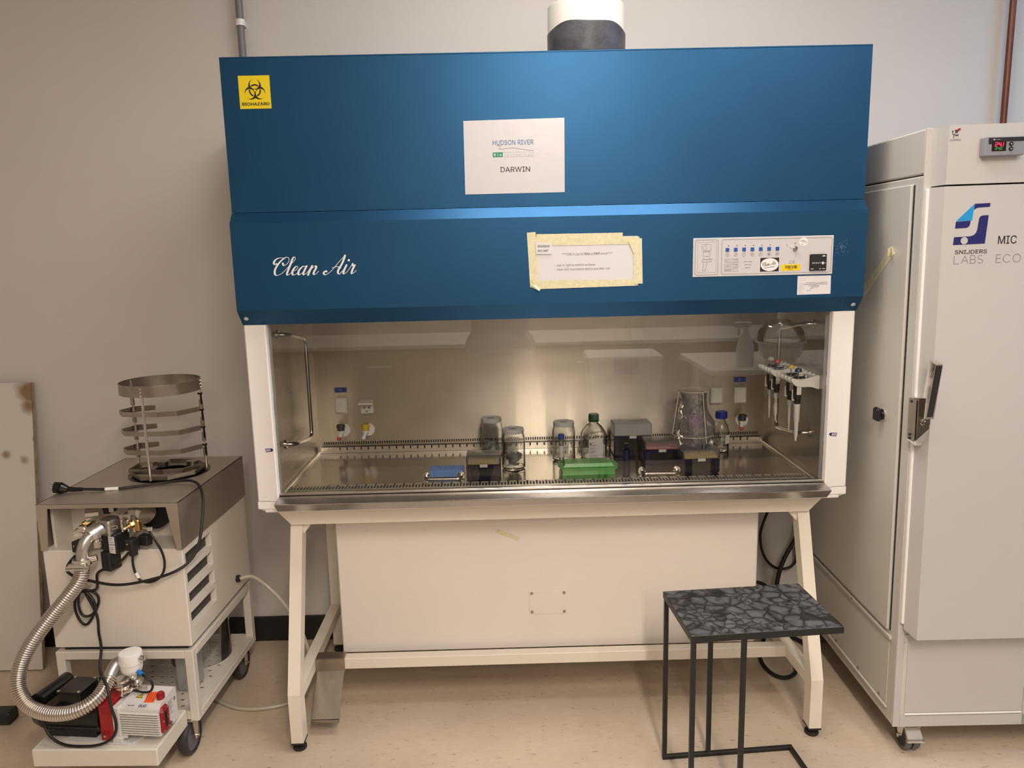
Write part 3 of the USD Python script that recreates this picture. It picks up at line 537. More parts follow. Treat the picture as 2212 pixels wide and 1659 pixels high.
# ------------------------------------------------------------------ stickers and signs
b = cab('biohazard_sign', 'yellow square biohazard warning sign on the blue panel', 'warning sign')
tilt = lambda g: sa.rotate(g, -1.5, origin=(-.682, 2.0025))
part(b, 'plate', W(front(sg.box(-.7265, 1.9575, -.6385, 2.0465), 2.2827, .0007)), M['yellow'], smooth=False)
def bio(r):
    P = lambda a, d: (d*math.cos(a), d*math.sin(a)); A = [math.radians(k) for k in (90, 210, 330)]
    C = lambda a, d, q: sg.Point(*P(a, d)).buffer(q, quad_segs=16)
    horn = so.unary_union([C(a, 11, 15) for a in A]).difference(so.unary_union([C(a, 15, 11.2) for a in A]))
    for a in A:
        horn = horn.difference(sa.rotate(sg.box(17, -4., 34, 4.), math.degrees(a), origin=(0, 0)))
        horn = horn.difference(sa.rotate(sg.box(0, -.5, 7, .5), math.degrees(a)+180, origin=(0, 0)))
        horn = horn.difference(sa.rotate(sg.box(-1, -.6, 9, .6), math.degrees(a), origin=(0, 0)))
    horn = horn.difference(circ(0, 0, 2.6, 24))
    rg = ring(circ(0, 0, 14.5, 64), 3.2).intersection(so.unary_union([C(a, 15, 9.8) for a in A]))
    return sa.scale(so.unary_union([horn, rg]), r/27, r/27, origin=(0, 0))
part(b, 'biohazard_symbol', W(front(sa.translate(bio(.0315), -.6815, 2.0065), 2.2820, .0003)), M['ink'], smooth=False)
part(b, 'lettering', W(letters('BIOHAZARD', -.6815, 1.9665, .0076, 2.2820, bold=True, width=.077, centre=True)), M['ink'], smooth=False)

n_ = cab('laminated_sign', 'white laminated sign with river logo and name centred on the blue panel', 'sign')
part(n_, 'sheet', W(front(sg.Polygon([(-.0985, 1.9125), (.1890, 1.9155), (.1880, 1.7095), (-.0995, 1.7090)]), 2.2827, .0012)), M['laminate'], smooth=False)
sy_ = 2.2815
part(n_, 'logo_lettering', W(letters('HUDSON RIVER', -.0180, 1.8445, .0132, sy_, width=.1165)), M['blue_ink'], smooth=False)
part(n_, 'river_line', W(front(sg.LineString(spline([(-.0055, 1.8425, 0), (.0060, 1.8415, 0), (.0035, 1.8375, 0), (.0015, 1.8350, 0), (.0200, 1.8345, 0), (.0600, 1.8330, 0), (.0985, 1.8270, 0)], 60)[:, :2]).buffer(.0005), sy_, .0003)), M['grey_ink'], smooth=False)
part(n_, 'green_box', W(front(sg.box(-.0172, 1.8112, .0113, 1.8243), sy_, .0003)), M['green_ink'], smooth=False)
part(n_, 'word_frame', W(front(ring(sg.box(.0113, 1.8112, .0992, 1.8243), .0005), sy_, .0003)), M['pale_ink'], smooth=False)
part(n_, 'green_box_lettering', W(cat([letters(ch, -.0110+i*.0080, 1.8145, .0062, sy_-.0003, bold=True, centre=True) for i, ch in enumerate('Bio')])), M['white_ink'], smooth=False)
part(n_, 'word_lettering', W(cat([letters(ch, .0178+i*.00835, 1.8145, .0062, sy_, centre=True) for i, ch in enumerate('technology')])), M['pale_ink'], smooth=False)
part(n_, 'name_lettering', W(letters('DARWIN', .0025, 1.7695, .0138, sy_, width=.0845)), M['ink'], smooth=False)

t_ = cab('paper_notice', 'paper notice in a clear pocket stuck on with masking tape', 'notice')
part(t_, 'sheet', W(front(sg.Polygon([(.100, 1.5840), (.3960, 1.5800), (.3975, 1.4440), (.1010, 1.4440)]), PY, .0014)), M['paper'], smooth=False)
for k5, P_ in enumerate(([(.0752, 1.5962), (.1005, 1.5980), (.1068, 1.4420), (.0820, 1.4400)], [(.1025, 1.5915), (.3520, 1.5905), (.3515, 1.5662), (.1025, 1.5640)], [(.1003, 1.5700), (.3850, 1.5690), (.3850, 1.5570), (.1010, 1.5585)], [(.3510, 1.5790), (.3830, 1.5790), (.4005, 1.5780), (.3990, 1.5630), (.3510, 1.5660)], [(.3830, 1.5740), (.4075, 1.5730), (.4105, 1.4430), (.3835, 1.4430)], [(.0850, 1.4600), (.3840, 1.4560), (.3985, 1.4375), (.1050, 1.4340)])):
    part(t_, 'tape_strip', W(front(sg.Polygon(P_), PY-.0014-.0003*k5, .0004)), M['tape'], smooth=False)
part(t_, 'loose_tape_end', W(hull([(.0820, PY-.001, 1.4530), (.0850, PY-.002, 1.4405), (.1080, PY-.016, 1.4290), (.1105, PY-.012, 1.4330), (.0990, PY-.002, 1.4460)])), M['tape'], smooth=False)
part(t_, 'loose_tape_end', W(hull([(.385, PY-.002, 1.4480), (.392, PY-.002, 1.4440), (.402, PY-.012, 1.4330), (.396, PY-.010, 1.4390)])), M['tape'], smooth=False)
part(t_, 'folded_corner', W(front(sg.Polygon([(.366, 1.567), (.386, 1.566), (.388, 1.531), (.383, 1.530), (.377, 1.545)]), PY-.0036, .0006)), M['tape'], smooth=False)
ns = part(t_, 'small_note', W(front(sg.Polygon([(.1000, 1.5680), (.1465, 1.5650), (.1470, 1.5340), (.1005, 1.5350)]), PY-.0034, .0007)), M['paper'])
part(ns, 'handwriting', W(cat(letters('Kadans', .1045, 1.5540, .0070, PY-.0041, width=.035, shear=.3), letters('but sell', .1045, 1.5415, .0062, PY-.0041, width=.031, shear=.3))), M['ink'], smooth=False)
part(t_, 'lettering', W(cat(letters('***ONLY use for', .1755, 1.5293, .0066, PY-.0014, width=.0625), letters('RNA', .2405, 1.5293, .0066, PY-.0014, width=.0165, bold=True), letters('or', .2595, 1.5293, .0066, PY-.0014), letters('RNP', .2690, 1.5293, .0066, PY-.0014, width=.0165, bold=True), letters('work***', .2880, 1.5293, .0066, PY-.0014, width=.034),
    letters('-  Use UV light to sterilize surfaces', .1503, 1.4988, .0058, PY-.0014, width=.1205), letters('-  Clean with isopropanol before and after use', .1503, 1.4868, .0058, PY-.0014, width=.1625))), M['grey_ink'], smooth=False)

q = cab('inspection_certificate', 'small white inspection certificate filled in by hand below the control panel', 'certificate')
part(q, 'card', W(front(sg.Polygon([(.8650, 1.4543), (.9630, 1.4543), (.9638, 1.4003), (.8652, 1.3997)]), PY, .0007)), M['paper'], smooth=False)
cy_ = PY-.0007; ht = []
for i, z in enumerate((1.4325, 1.4285, 1.4245, 1.4205, 1.4165, 1.4120, 1.4080, 1.4040)): ht.append(front(sg.box(.8690, z-.0004, .8690+(.018, .014, .018, .014, .018, .010, .009, .018)[i], z+.0004), cy_, .0002))
ht.append(front(ring(rect(.8720, .8880, 1.4400, 1.4470, .003), .0005), cy_, .0002))
part(q, 'print', W(cat(ht)), M['pale_ink'], smooth=False)
def scrawl(x, z, w, seed, a=.0017):
    r = random.Random(seed); k = int(w/.0012)
    return sg.LineString(spline([(x+w*i/k, z+a*r.uniform(-1, 1), 0) for i in range(k+1)], k*5)[:, :2]).buffer(.00035)
part(q, 'handwriting', W(front(so.unary_union([scrawl(.890, 1.4335, .062, 1), scrawl(.884, 1.4290, .070, 2, .0008), scrawl(.899, 1.4252, .030, 3), scrawl(.908, 1.4215, .020, 4), scrawl(.902, 1.4172, .008, 5, .002), scrawl(.893, 1.4120, .012, 6, .0006)]), cy_, .0002)), M['ink'], smooth=False)

for x0, x1, z, d, lab in ((-.7385, -.7115, .9605, 1, 'small blue arrow sticker on the left white pillar'), (.9955, 1.0235, .9655, -1, 'small blue arrow sticker on the right white pillar')):
    q = cab('arrow_sticker', lab, 'sticker')
    h = .0052; tip = x1 if d > 0 else x0; tail = x0 if d > 0 else x1; yy = 2.3008 if d < 0 else 2.3000
    g = sg.Polygon([(tail, z-h), (tip-d*.006, z-h), (tip, z), (tip-d*.006, z+h), (tail, z+h)]); ro = lambda g_: sa.rotate(g_, 8*d, origin=((x0+x1)/2, z))
    xo, xi = (XL+.035, -.7105) if d > 0 else (XR-.035, .9935)
    def lay(m):   # lies on the slanting inner face of the pillar
        v = m.vertices.copy(); v[:, 1] += np.interp((v[:, 0]-xo)/(xi-xo), [0, 1], [2.3005, 2.292])-yy
        return trimesh.Trimesh(v, m.faces, process=False)
    part(q, 'arrow', W(lay(front(ro(g), yy, .0006))), M['navy_ink'], smooth=False)
    part(q, 'print', W(lay(front(ro(so.unary_union([sg.box(min(tail, tip-d*.008)+.0012, z+.0008, max(tail, tip-d*.008)-.0012, z+.0030), sg.box(min(tail, tip-d*.008)+.0012, z-.0030, max(tail, tip-d*.008)-.0012, z-.0008)])), yy-.0006, .0003))), M['white_ink'], smooth=False)

# ------------------------------------------------------------------ things inside the chamber (all stand on the steel surface, z = .80)
Z = .8005
def jar(x, y, label, fill, h=.142, r=.0405):
    t = thing('glass_jar', label, 'jar', (x, y, Z), group=None)
    prof = [(0, .0), (r*.86, .0), (r, .006), (r, h*.74), (r*.97, h*.82), (r*.86, h*.90), (r*.84, h*.97), (r*.79, h*.97), (r*.80, h*.90), (r*.91, h*.81), (r*.945, h*.73), (r*.945, .010), (r*.84, .005), (0, .005)]
    part(t, 'glass', lathe(prof, 40), M['glass'], smooth=40)
    part(t, 'lid', lathe([(0, h*.97+.002), (r*.86, h*.97+.002), (r*.87, h*.90), (r*.91, h*.90), (r*.925, h*.92), (r*.925, h*.99), (r*.90, h), (r*.84, h), (r*.82, h-.0015), (0, h-.0015)], 40), M['jar_lid'], 'white metal lid')
    part(t, 'lid_writing', moved(extr(so.unary_union([sa.rotate(scrawl(-.014, .004, .026, 8+int(x*100)), 8, origin=(0, 0)), sa.rotate(scrawl(-.012, -.004, .022, 18+int(x*100)), 8, origin=(0, 0))]).buffer(.0003), h-.0015, h-.0010), (0, 0, 0)), M['ink'], smooth=False)
    if fill:
        rr = random.Random(int(x*1000)+5); ms = []
        for i in range(fill):
            a, d = rr.uniform(0, 6.28), rr.uniform(0, r*.62)
            m = box(-.010, .010, -.0005, .0005, -.007, .007); m.apply_transform(trimesh.transformations.random_rotation_matrix(np.array([rr.random() for _ in range(3)])))
            ms.append(moved(m, (d*math.cos(a), d*math.sin(a), .016+rr.uniform(0, h*.26))))
        part(t, 'plastic_bits', cat(ms), M['frost'], smooth=False, kind='stuff')
    return t
jar(-.052, 2.765, 'glass jar with white lid standing behind the yellow tip box', 26)
jar(.0255, 2.585, 'glass jar of plastic bits with white lid, right of the yellow tip box', 44)
jar(.2075, 2.672, 'nearly empty glass jar with white lid behind the small blue-capped tube', 0)
t = thing('sample_tube', 'slim blue-capped plastic tube in front of the nearly empty jar', 'tube', (.1935, 2.604, Z))
part(t, 'barrel', lathe([(0, 0), (.005, .002), (.0085, .022), (.0085, .098), (.0075, .098), (.0075, .022), (.004, .006), (0, .004)], 24), M['clear'], smooth=40)
part(t, 'cap', lathe([(0, .112), (.0098, .112), (.0105, .110), (.0105, .096), (0, .096)], 24), M['tube_cap'])
part(t, 'label_strip', lathe([(.0086, .030), (.0088, .030), (.0088, .072), (.0086, .072)], 24), M['paper'])
t = thing('media_bottle', 'square clear bottle with dark green cap, white label and handwriting', 'bottle', (.317, 2.690, Z), rot=(0, 0, 14))
w = .040
def sq(r_, z, e=4., n=40):
    a = np.arange(n)*2*math.pi/n; cc, ss = np.cos(a), np.sin(a); k = (np.abs(cc)**e+np.abs(ss)**e)**(-1/e)
    return np.stack([r_*k*cc, r_*k*ss, np.full(n, z)], 1)
def loft(rings):
    n = len(rings[0]); v = np.vstack(rings); F = []
    for i in range(len(rings)-1):
        for j in range(n):
            k = (j+1) % n; F += [(i*n+j, i*n+k, (i+1)*n+k), (i*n+j, (i+1)*n+k, (i+1)*n+j)]
    c0, c1 = len(v), len(v)+1; v = np.vstack([v, rings[0].mean(0), rings[-1].mean(0)]); e = (len(rings)-1)*n
    for j in range(n):
        k = (j+1) % n; F += [(c0, k, j), (c1, e+j, e+k)]
    return trimesh.Trimesh(v, F, process=False)
ro_ = [(w*.9, 0, 8), (w, .004, 8), (w, .086, 8), (w*.92, .100, 6), (w*.62, .120, 4), (.0165, .128, 2.2), (.0155, .132, 2), (.0155, .150, 2)]
ri_ = [(.0125, .150, 2), (.0125, .132, 2), (w*.58, .118, 4), (w*.86, .099, 6), (w*.945, .085, 8), (w*.945, .006, 8)]
part(t, 'glass', loft([sq(*q_[:2], e=q_[2]) for q_ in ro_+ri_]), M['glass'], smooth=40)
part(t, 'cap', lathe([(0, .163), (.0165, .163), (.0185, .160), (.0190, .137), (.0175, .135), (0, .135)], 32), M['green_cap'], 'dark green screw cap')
lb = part(t, 'paper_label', box(-.034, .018, -w-.0006, -w, .006, .080), M['paper'], smooth=False)
lp = [letters('BioTec', -.031, .072, .0040, -w-.0006, bold=True)]
for z, q_ in ((.066, .020), (.058, .030), (.055, .026), (.047, .018), (.044, .030), (.036, .024), (.033, .028), (.030, .020), (.018, .034), (.012, .030)): lp.append(front(sg.box(-.031, z, -.031+q_*.9, z+.0012), -w-.0006, .0002))
lp.pop(0); lp.append(front(sg.box(-.031, .0585, -.024, .0665), -w-.0006, .0003))
part(lb, 'label_print', cat(lp), M['grey_ink'], smooth=False)
part(t, 'handwriting', cat(letters('Myoline', -.026, .098, .009, -w+.002, width=.043, shear=.35, slope=.08), letters('PBS', -.018, .086, .008, -w-.0002, width=.024, shear=.35)), M['ink'], 'black marker writing', smooth=False)
part(t, 'side_writing', rot(cat(letters('05/21', -.030, .050, .008, -w-.0002, width=.034, shear=.3), letters('RV', -.016, .030, .008, -w-.0002, shear=.3)), math.pi/2, [0, 0, 1]), M['ink'], smooth=False)

def tip_box(x, y, w, d, h, tray, label, rz=0, lidm='clear', text=None):
    t = thing('tip_box', label, 'pipette tip box', (x, y, Z), rot=(0, 0, rz))
    hb = h*.60
    part(t, 'base', cat(box(-w/2, w/2, -d/2, d/2, .002, hb, .003), box(-w/2+.006, w/2-.006, -d/2+.004, d/2-.004, 0, .004)), M['tip_navy'], 'dark navy base')
    part(t, 'front_window', box(-w*.36, w*.36, -d/2-.0012, -d/2+.001, .012, hb-.012, .001), M['black_gloss'])
    part(t, 'tray', box(-w/2+.006, w/2-.006, -d/2+.006, d/2-.006, hb, hb+.010, .001), M[tray])
    tips = []
    for i in range(8):
        for j in range(12):
            tips.append(moved(trimesh.creation.cylinder(.0032, .012, sections=8), (-w/2+.014+(w-.028)*j/11, -d/2+.014+(d-.028)*i/7, hb+.013)))
    part(t, 'tip', cat(tips), M[tray], 'rows of pipette tips', smooth=False, kind='stuff')
    L_ = mf(box(-w/2, w/2, -d/2, d/2, hb+.0008, h, .004))-mf(box(-w/2+.002, w/2-.002, -d/2+.002, d/2-.002, hb-.01, h-.002, .003))
    part(t, 'lid', tm(L_), M[lidm], 'clear lid', smooth=False)
    part(t, 'latch', cat(box(-.013, .013, -d/2-.004, -d/2, hb-.007, hb+.003, .001), box(-.010, .010, -d/2-.0046, -d/2-.0035, hb-.0025, hb-.001)), M['light_grey'])
    if text: part(t, 'lid_writing', extr(so.unary_union([scrawl(-w*.35, .01, w*.10, 31, .002), scrawl(-.002, .008, w*.36, 32, .002)]).buffer(.0003), h, h+.0004), M['ink'], smooth=False)
    return t
tip_box(-.0755, 2.500, .115, .080, .080, 'tip_yellow', 'yellow-topped pipette tip box left of the glass jars', text=1)
tip_box(.4605, 2.745, .138, .085, .120, 'tip_pale', 'tall pale blue pipette tip box at the back', rz=0, lidm='frost', text=1)
tip_box(.5455, 2.628, .121, .078, .082, 'tip_pink', 'pink-topped pipette tip box left of the wire basket', rz=-2)
tip_box(.6470, 2.500, .123, .078, .082, 'tip_yellow', 'yellow-topped pipette tip box in front of the wire basket', rz=2, text=1)
t = thing('tube_rack', 'bright green plastic tube rack with lid near the front edge', 'tube rack', (.275, 2.510, Z))
part(t, 'tray', cat(hull([(X, Y, .024) for X in (-.090, .090) for Y in (-.036, .036)]+[(X, Y, .0) for X in (-.082, .082) for Y in (-.032, .032)]), box(-.088, -.076, -.034, .034, 0, .012), box(.076, .088, -.034, .034, 0, .012)), M['rack_green'], smooth=False)
rim = sg.box(-.086, -.040, .086, .042).buffer(.010).union(sa.scale(circ(-.088, 0, .022), .6, 1.2)).union(sa.scale(circ(.088, 0, .022), .6, 1.2))
part(t, 'lid', cat(extr(rim, .024, .029), hull([(X, Y, .029) for X in (-.084, .084) for Y in (-.036, .038)]+[(X, Y, .040) for X in (-.078, .078) for Y in (-.031, .034)])), M['rack_green'], smooth=False)
part(t, 'lid_ridge', cat([box(x-.001, x+.001, -.026, .030, .0398, .0410) for x in np.linspace(-.066, .04, 8)]), M['rack_green'], smooth=False)
part(t, 'label_spot', moved(extr(circ(.070, .020, .007), .0399, .0406), (0, 0, 0)), M['light_grey'])
t = thing('tube_rack', 'low blue tube rack lying behind the left lift handle', 'tube rack', (-.2015, 2.515, Z))
part(t, 'frame', tm(mf(box(-.058, .058, -.030, .030, 0, .026, .002))-mf(box(-.055, .055, -.027, .027, .004, .03))), M['rack_blue'], smooth=False)
part(t, 'top_plate', extr(sg.box(-.057, -.029, .057, .029).difference(so.unary_union([sg.box(-.053+i*.0089, -.024+j*.0125, -.053+i*.0089+.0068, -.024+j*.0125+.010) for i in range(12) for j in range(4)])), .0245, .0272), M['rack_blue'], smooth=False)
t = thing('dark_cylinder', 'slim dark blue glass cylinder standing right of the green rack', 'glass cylinder', (.398, 2.462, Z))
part(t, 'barrel', lathe([(0, 0), (.0120, 0), (.0125, .002), (.0125, .080), (0, .080)], 28), M['blue_tube'])
part(t, 'stopper', lathe([(0, .080), (.0138, .080), (.0138, .090), (.008, .094), (.0075, .110), (0, .110)], 28), M['tip_navy'])
t = thing('reagent_bottle', 'round glass reagent bottle with blue cap right of the wire basket', 'bottle', (.7945, 2.752, Z))
r = .029
part(t, 'glass', lathe([(0, 0), (r*.9, 0), (r, .004), (r, .078), (r*.9, .092), (r*.55, .108), (.0145, .112), (.0145, .128), (.0120, .128), (.0120, .112), (r*.5, .105), (r*.85, .089), (r*.93, .077), (r*.93, .006), (0, .005)], 36), M['glass'], smooth=40)
part(t, 'liquid', lathe([(0, .006), (r*.92, .006), (r*.92, .030), (0, .030)], 32), M['liquid'])
part(t, 'cap', lathe([(0, .147), (.0195, .147), (.0215, .144), (.0220, .123), (.0205, .121), (0, .121)], 32), M['blue_cap'], 'dark blue screw cap')
part(t, 'paper_label', moved(rot(box(-.011, .011, -r-.0006, -r+.0015, .030, .062), math.radians(38), [0, 0, 1]), (0, 0, 0)), M['paper'])
part(t, 'scale_marks', cat([box(-.006, .004, -r-.0004, -r+.0006, z, z+.0008) for z in (.032, .040, .048, .056, .064)]), M['white_ink'], smooth=False)
# wire basket with a crumpled clear bag
BX, BY = .6935, 2.765
t = thing('wire_stand', 'white wire bag stand holding a crumpled clear plastic bag', 'wire stand', (BX, BY, Z))
Rt, Rb, Ht = .052, .083, .225
def hoop(R, z, r_=.0016, n=48):
    a = np.linspace(0, 2*math.pi, n); return sweep(np.stack([R*np.cos(a), R*np.sin(a), np.full(n, z)], 1), r_, 8, caps=False)
part(t, 'hoop', hoop(Rt, Ht), M['wire'])
zl = .062; part(t, 'hoop', hoop(Rb+(Rt-Rb)*zl/Ht, zl), M['wire'])
for a in (-65, 55, 175): part(t, 'rod', cyl((Rb*math.cos(math.radians(a)), Rb*math.sin(math.radians(a)), 0), (Rt*math.cos(math.radians(a)), Rt*math.sin(math.radians(a)), Ht), .0019, 10), M['wire'])
t = thing('plastic_bag', 'crumpled clear plastic bag with purple print inside the white wire stand', 'plastic bag', (BX, BY, Z))
nz, na = 34, 64; v = []; rings = []
for i in range(nz):
    f = i/(nz-1); z = .004+f*.212; R = np.interp(f, [0, .05, .25, .5, .75, .92, 1], [.030, .052, .062, .057, .050, .047, .049])
    a = np.arange(na)*2*math.pi/na; P = np.stack([np.cos(a)*R*22, np.sin(a)*R*22, np.full(na, z*24)], 1)
    nn = meshkit.fbm(P*1.1+5, 3, 4)-.5; rr = R*(1+.30*nn); rr = rr+.022*np.exp(-((a-math.radians(340)+math.pi) % (2*math.pi)-math.pi)**2/.18)*np.exp(-((f-.42)/.2)**2)
    rr = np.minimum(rr, (Rb+(Rt-Rb)*z/Ht)-.003+.018*(abs((a-math.radians(340)+math.pi) % (2*math.pi)-math.pi) < .7)*(f < .7))
    rings.append(np.stack([rr*np.cos(a), rr*np.sin(a), np.full(na, z)], 1))
m = loft(rings); part(t, 'bag', m, M['bag'], smooth=25)
rr = random.Random(12); ms = []
for i in range(150):
    a, z = rr.uniform(0, 6.28), rr.uniform(.012, .19); d = rr.uniform(0, .040)
    mm = box(-.005, .005, -.0004, .0004, -.004, .004); mm.apply_transform(trimesh.transformations.random_rotation_matrix(np.array([rr.random() for _ in range(3)]))); ms.append(moved(mm, (d*math.cos(a), d*math.sin(a), z)))
part(t, 'plastic_bits', cat(ms), M['frost'], smooth=False, kind='stuff')
pr_ = []
for i in range(9):
    a0 = math.radians(-118+i*8); z = .125+.018*math.sin(i*1.7)
    pr_.append(hull([(.046*math.cos(a0+da), .046*math.sin(a0+da), z+dz) for da in (-.05, .05) for dz in (-.022, .02)]+[(.0455*math.cos(a0), .0455*math.sin(a0), z)]))
part(t, 'printed_patch', cat(pr_), M['purple_print'], smooth=False)
# pipette holders on the right chamber wall, two pipettes on each
def holder(y0, z0, label):
    t = thing('pipette_holder', label, 'pipette holder', (IX1, y0, z0))
    part(t, 'wall_plate', box(-.004, 0, -.004, .128, -.034, .010, .002), M['white_plastic'])
    prof = sg.Polygon([tuple(q_) for q_ in np.vstack([spline([(-.004, -.034, 0), (-.030, -.026, 0), (-.060, -.026, 0), (-.078, -.020, 0), (-.090, -.004, 0)], 20)[:, :2], [(-.088, .003), (-.060, -.004), (-.030, .004), (-.004, .012)]])])
    for i in range(5): part(t, 'fin', extr(prof, i*.031-.002, i*.031+.002, 'y'), M['white_plastic'], smooth=25)
    part(t, 'shelf', extr(sg.box(-.080, .002, -.004, .122).difference(so.unary_union([circ(-.062, .0155+i*.031, .0095) for i in range(4)])), -.004, -.001), M['light_grey'], smooth=False)
    for i in range(2): part(t, 'name_slot', box(-.030, -.012, .006+i*.031, .026+i*.031, .001, .006, .001), M['light_grey'])
    return t
holder(2.372, 1.128, 'white pipette holder nearest the glass on the right chamber wall')
holder(2.560, 1.128, 'white pipette holder farther back on the right chamber wall')
def pipette(x, y, z, button, s_, label, kind):
    t = thing('pipette', label, 'pipette', (x, y, z))
    part(t, 'body', lathe([(0, -.074), (.008, -.074), (.0105, -.066), (.0110, -.050), (.0125, -.046), (.0135, -.02), (.0125, .002), (.0085, .012), (0, .012)], 20), M['pip_body'], 'dark handle')
    part(t, 'label_plate', box(-.0075, .0075, -.0142, -.0115, -.044, -.008, .0008), M['ivory'])
    if kind == 'wide': sh = [(0, -.196), (.0035, -.196), (.0040, -.184), (.0062, -.176), (.0070, -.136), (.0088, -.130), (.0094, -.106), (.0100, -.076), (0, -.072)]
    elif kind == 'bulb': sh = [(0, -.176), (.002, -.172), (.0025, -.160), (.0060, -.146), (.0068, -.118), (.0045, -.110), (.0045, -.098), (.0080, -.092), (.0080, -.076), (0, -.072)]
    else: sh = [(0, -.178), (.0022, -.176), (.0026, -.160), (.0045, -.132), (.0055, -.096), (.0082, -.090), (.0082, -.076), (0, -.072)]
    part(t, 'shaft', lathe(sh, 20), M['pip_white'], 'white shaft and nozzle')
    part(t, 'ejector', cat(box(-.018, -.0145, -.002, .002, -.064, -.028, .001), box(-.016, -.006, -.002, .002, -.064, -.060)), M['pip_white'])
    part(t, 'finger_hook', box(-.012, .022, -.009, .009, .009, .0125, .002), M['pip_body'])
    part(t, 'plunger', cyl((0, 0, .012), (0, 0, .030), .0020, 10), M['chrome'])
    part(t, 'button', lathe([(0, .028), (.0105, .028), (.0115, .031), (.0095, .037), (.005, .040), (0, .0405)], 20), M[button])
for a in ((.930, 2.3875, 1.120, 'tip_navy', 1, 'widest pipette, with dark push button, nearest the glass', 'wide'), (.930, 2.4495, 1.122, 'tap_yellow', 1, 'pipette with yellow push button on the nearer holder', 'slim'), (.930, 2.5755, 1.122, 'tap_red', 1, 'pipette with red push button and bulging shaft', 'bulb'), (.930, 2.6375, 1.122, 'ivory', 1, 'rearmost pipette, with pale button and thin shaft', 'slim')): pipette(*a)

# ------------------------------------------------------------------ trolley with freeze dryer: local frame, x = 0 is the right side, y = 0 the front of the frame
CO, CR = np.array([-.975, 2.19, 0.]), -2.0
def on_cart(name, label, cat_, **k): return thing(name, label, cat_, CO, (0, 0, CR), **k)
def to_world(pnt): a = math.radians(CR); x, y, z = pnt; return CO+np.array([x*math.cos(a)-y*math.sin(a), x*math.sin(a)+y*math.cos(a), z])
t = on_cart('trolley', 'cream steel trolley with perforated shelf and front tray carrying the freeze dryer', 'trolley')
TW, TD, T0, T1, b_ = -.427, .505, .125, .362, .027
for x in (TW, -b_):
    for y in (0, TD-b_): part(t, 'upright', box(x, x+b_, y, y+b_, T0, T1, .002), M['trolley'])
for z in (T1-b_, T0):
    for y in (0, TD-b_):
        if z == T0 and y == 0: continue
        part(t, 'rail', box(TW+b_, -b_, y, y+b_, z, z+b_, .002), M['trolley'])
    for x in (TW, -b_): part(t, 'rail', box(x, x+b_, b_, TD-b_, z, z+b_, .002), M['trolley'])
holes = [sg.Polygon([(x-.009, y-.004), (x-.006, y+.005), (x+.009, y+.004), (x+.006, y-.005)]) for i in range(12) for j in range(13) for x, y in [(-.395+i*.033+(j % 2)*.0165, .035+j*.0345)] if TW+.035 < x < -.035]
sh = part(t, 'shelf', extr(sg.box(TW+.004, .012, -.004, TD-.012).difference(so.unary_union(holes)), .153, .156), M['trolley'], 'perforated sheet shelf', smooth=False)
part(sh, 'shelf_edge', box(TW+b_, -b_, .004, .010, .128, .1555, .001), M['trolley'])
tr = part(t, 'front_tray', cat(tm(mf(box(-.402, -.036, -.196, -.002, .112, .168, .004)))), M['trolley'], 'thick front tray', smooth=False)
for i, (x, y) in enumerate(((-.0485, .028), (-.0485, .462), (-.385, .028), (-.385, .462))):
    tyre = lathe([(.046, -.014), (.052, -.016), (.057, -.012), (.0595, -.004), (.0595, .004), (.057, .012), (.052, .016), (.046, .014)], 36)
    tyre = rot(tyre, math.pi/2, [0, 1, 0])
    q = part(t, 'castor', moved(tyre, (x, y, .0596)), M['tyre'])
    part(q, 'hub', moved(rot(lathe([(0, -.012), (.047, -.012), (.047, .012), (0, .012)], 28), math.pi/2, [0, 1, 0]), (x, y, .0596)), M['grey_rubber'])
    part(q, 'fork', cat([hull([(x+d, Y, Z) for d in (s_*.020, s_*.0225) for Y, Z in ((y-.009, .050), (y+.009, .050), (y-.019, .118), (y+.019, .118))]) for s_ in (-1, 1)]+[box(x-.0225, x+.0225, y-.02, y+.02, .116, .125)]), M['steel_bright'])
    part(q, 'axle', cyl((x-.030, y, .0596), (x+.030, y, .0596), .0045, 12), M['steel_bright'])
# freeze dryer
f = on_cart('freeze_dryer', 'benchtop freeze dryer with cream housing and brushed steel top cover', 'freeze dryer')
BW = -.4245
body = mf(box(BW, 0, 0, .508, .376, .690, .003))
lv = []
for k in range(4):
    z1_ = .6685-.0635*k
    lv.append(box(-.022, .02, .016, .203, z1_-.0465, z1_, 0))
for b__ in lv: body = body-mf(b__)
part(f, 'housing', tm(body), M['dryer'], 'cream sheet metal housing', smooth=False)
for k in range(4):
    z1_ = .6685-.0635*k
    part(f, 'louvre_grid', box(-.0215, -.0195, .016, .203, z1_-.0465, z1_), M['slot_dark'])
part(f, 'foot_strip', box(BW+.02, -.02, .015, .49, .3625, .376), M['black'])
# cover: folded sheet with a round opening on top and a cut-out front
OX, OY, OR = -.170, .319, .1235
top = sg.box(BW+.004, -.010, .004, .505)
part(f, 'top_cover', cat(extr(sg.box(BW+.006, -.012, .006, .507).difference(circ(OX, OY, OR, 72)), .836, .8385),
    extr(sg.Polygon([(-.012, .694), (.507, .694), (.507, .8385), (-.012, .8385)]), .0035, .006, 'x'), extr(sg.Polygon([(-.012, .694), (.507, .694), (.507, .8385), (-.012, .8385)]), BW+.006, BW+.0085, 'x'),
    extr(sg.Polygon([(BW+.006, .694), (BW+.026, .700), (BW+.040, .826), (-.030, .826), (-.010, .697), (.006, .694), (.006, .8385), (BW+.006, .8385)]), -.0125, -.0095, 'y')), M['steel_cover'], 'brushed steel cover with round opening', smooth=False)
part(f, 'chamber_ring', lathe([(OR-.0005, .795), (OR-.0005, .8395), (OR+.004, .8405), (OR+.004, .8387), (OR-.014, .8375), (OR-.014, .795)], 64, (OX, OY, 0)), M['black_gloss'], 'black rubber ring of the opening')
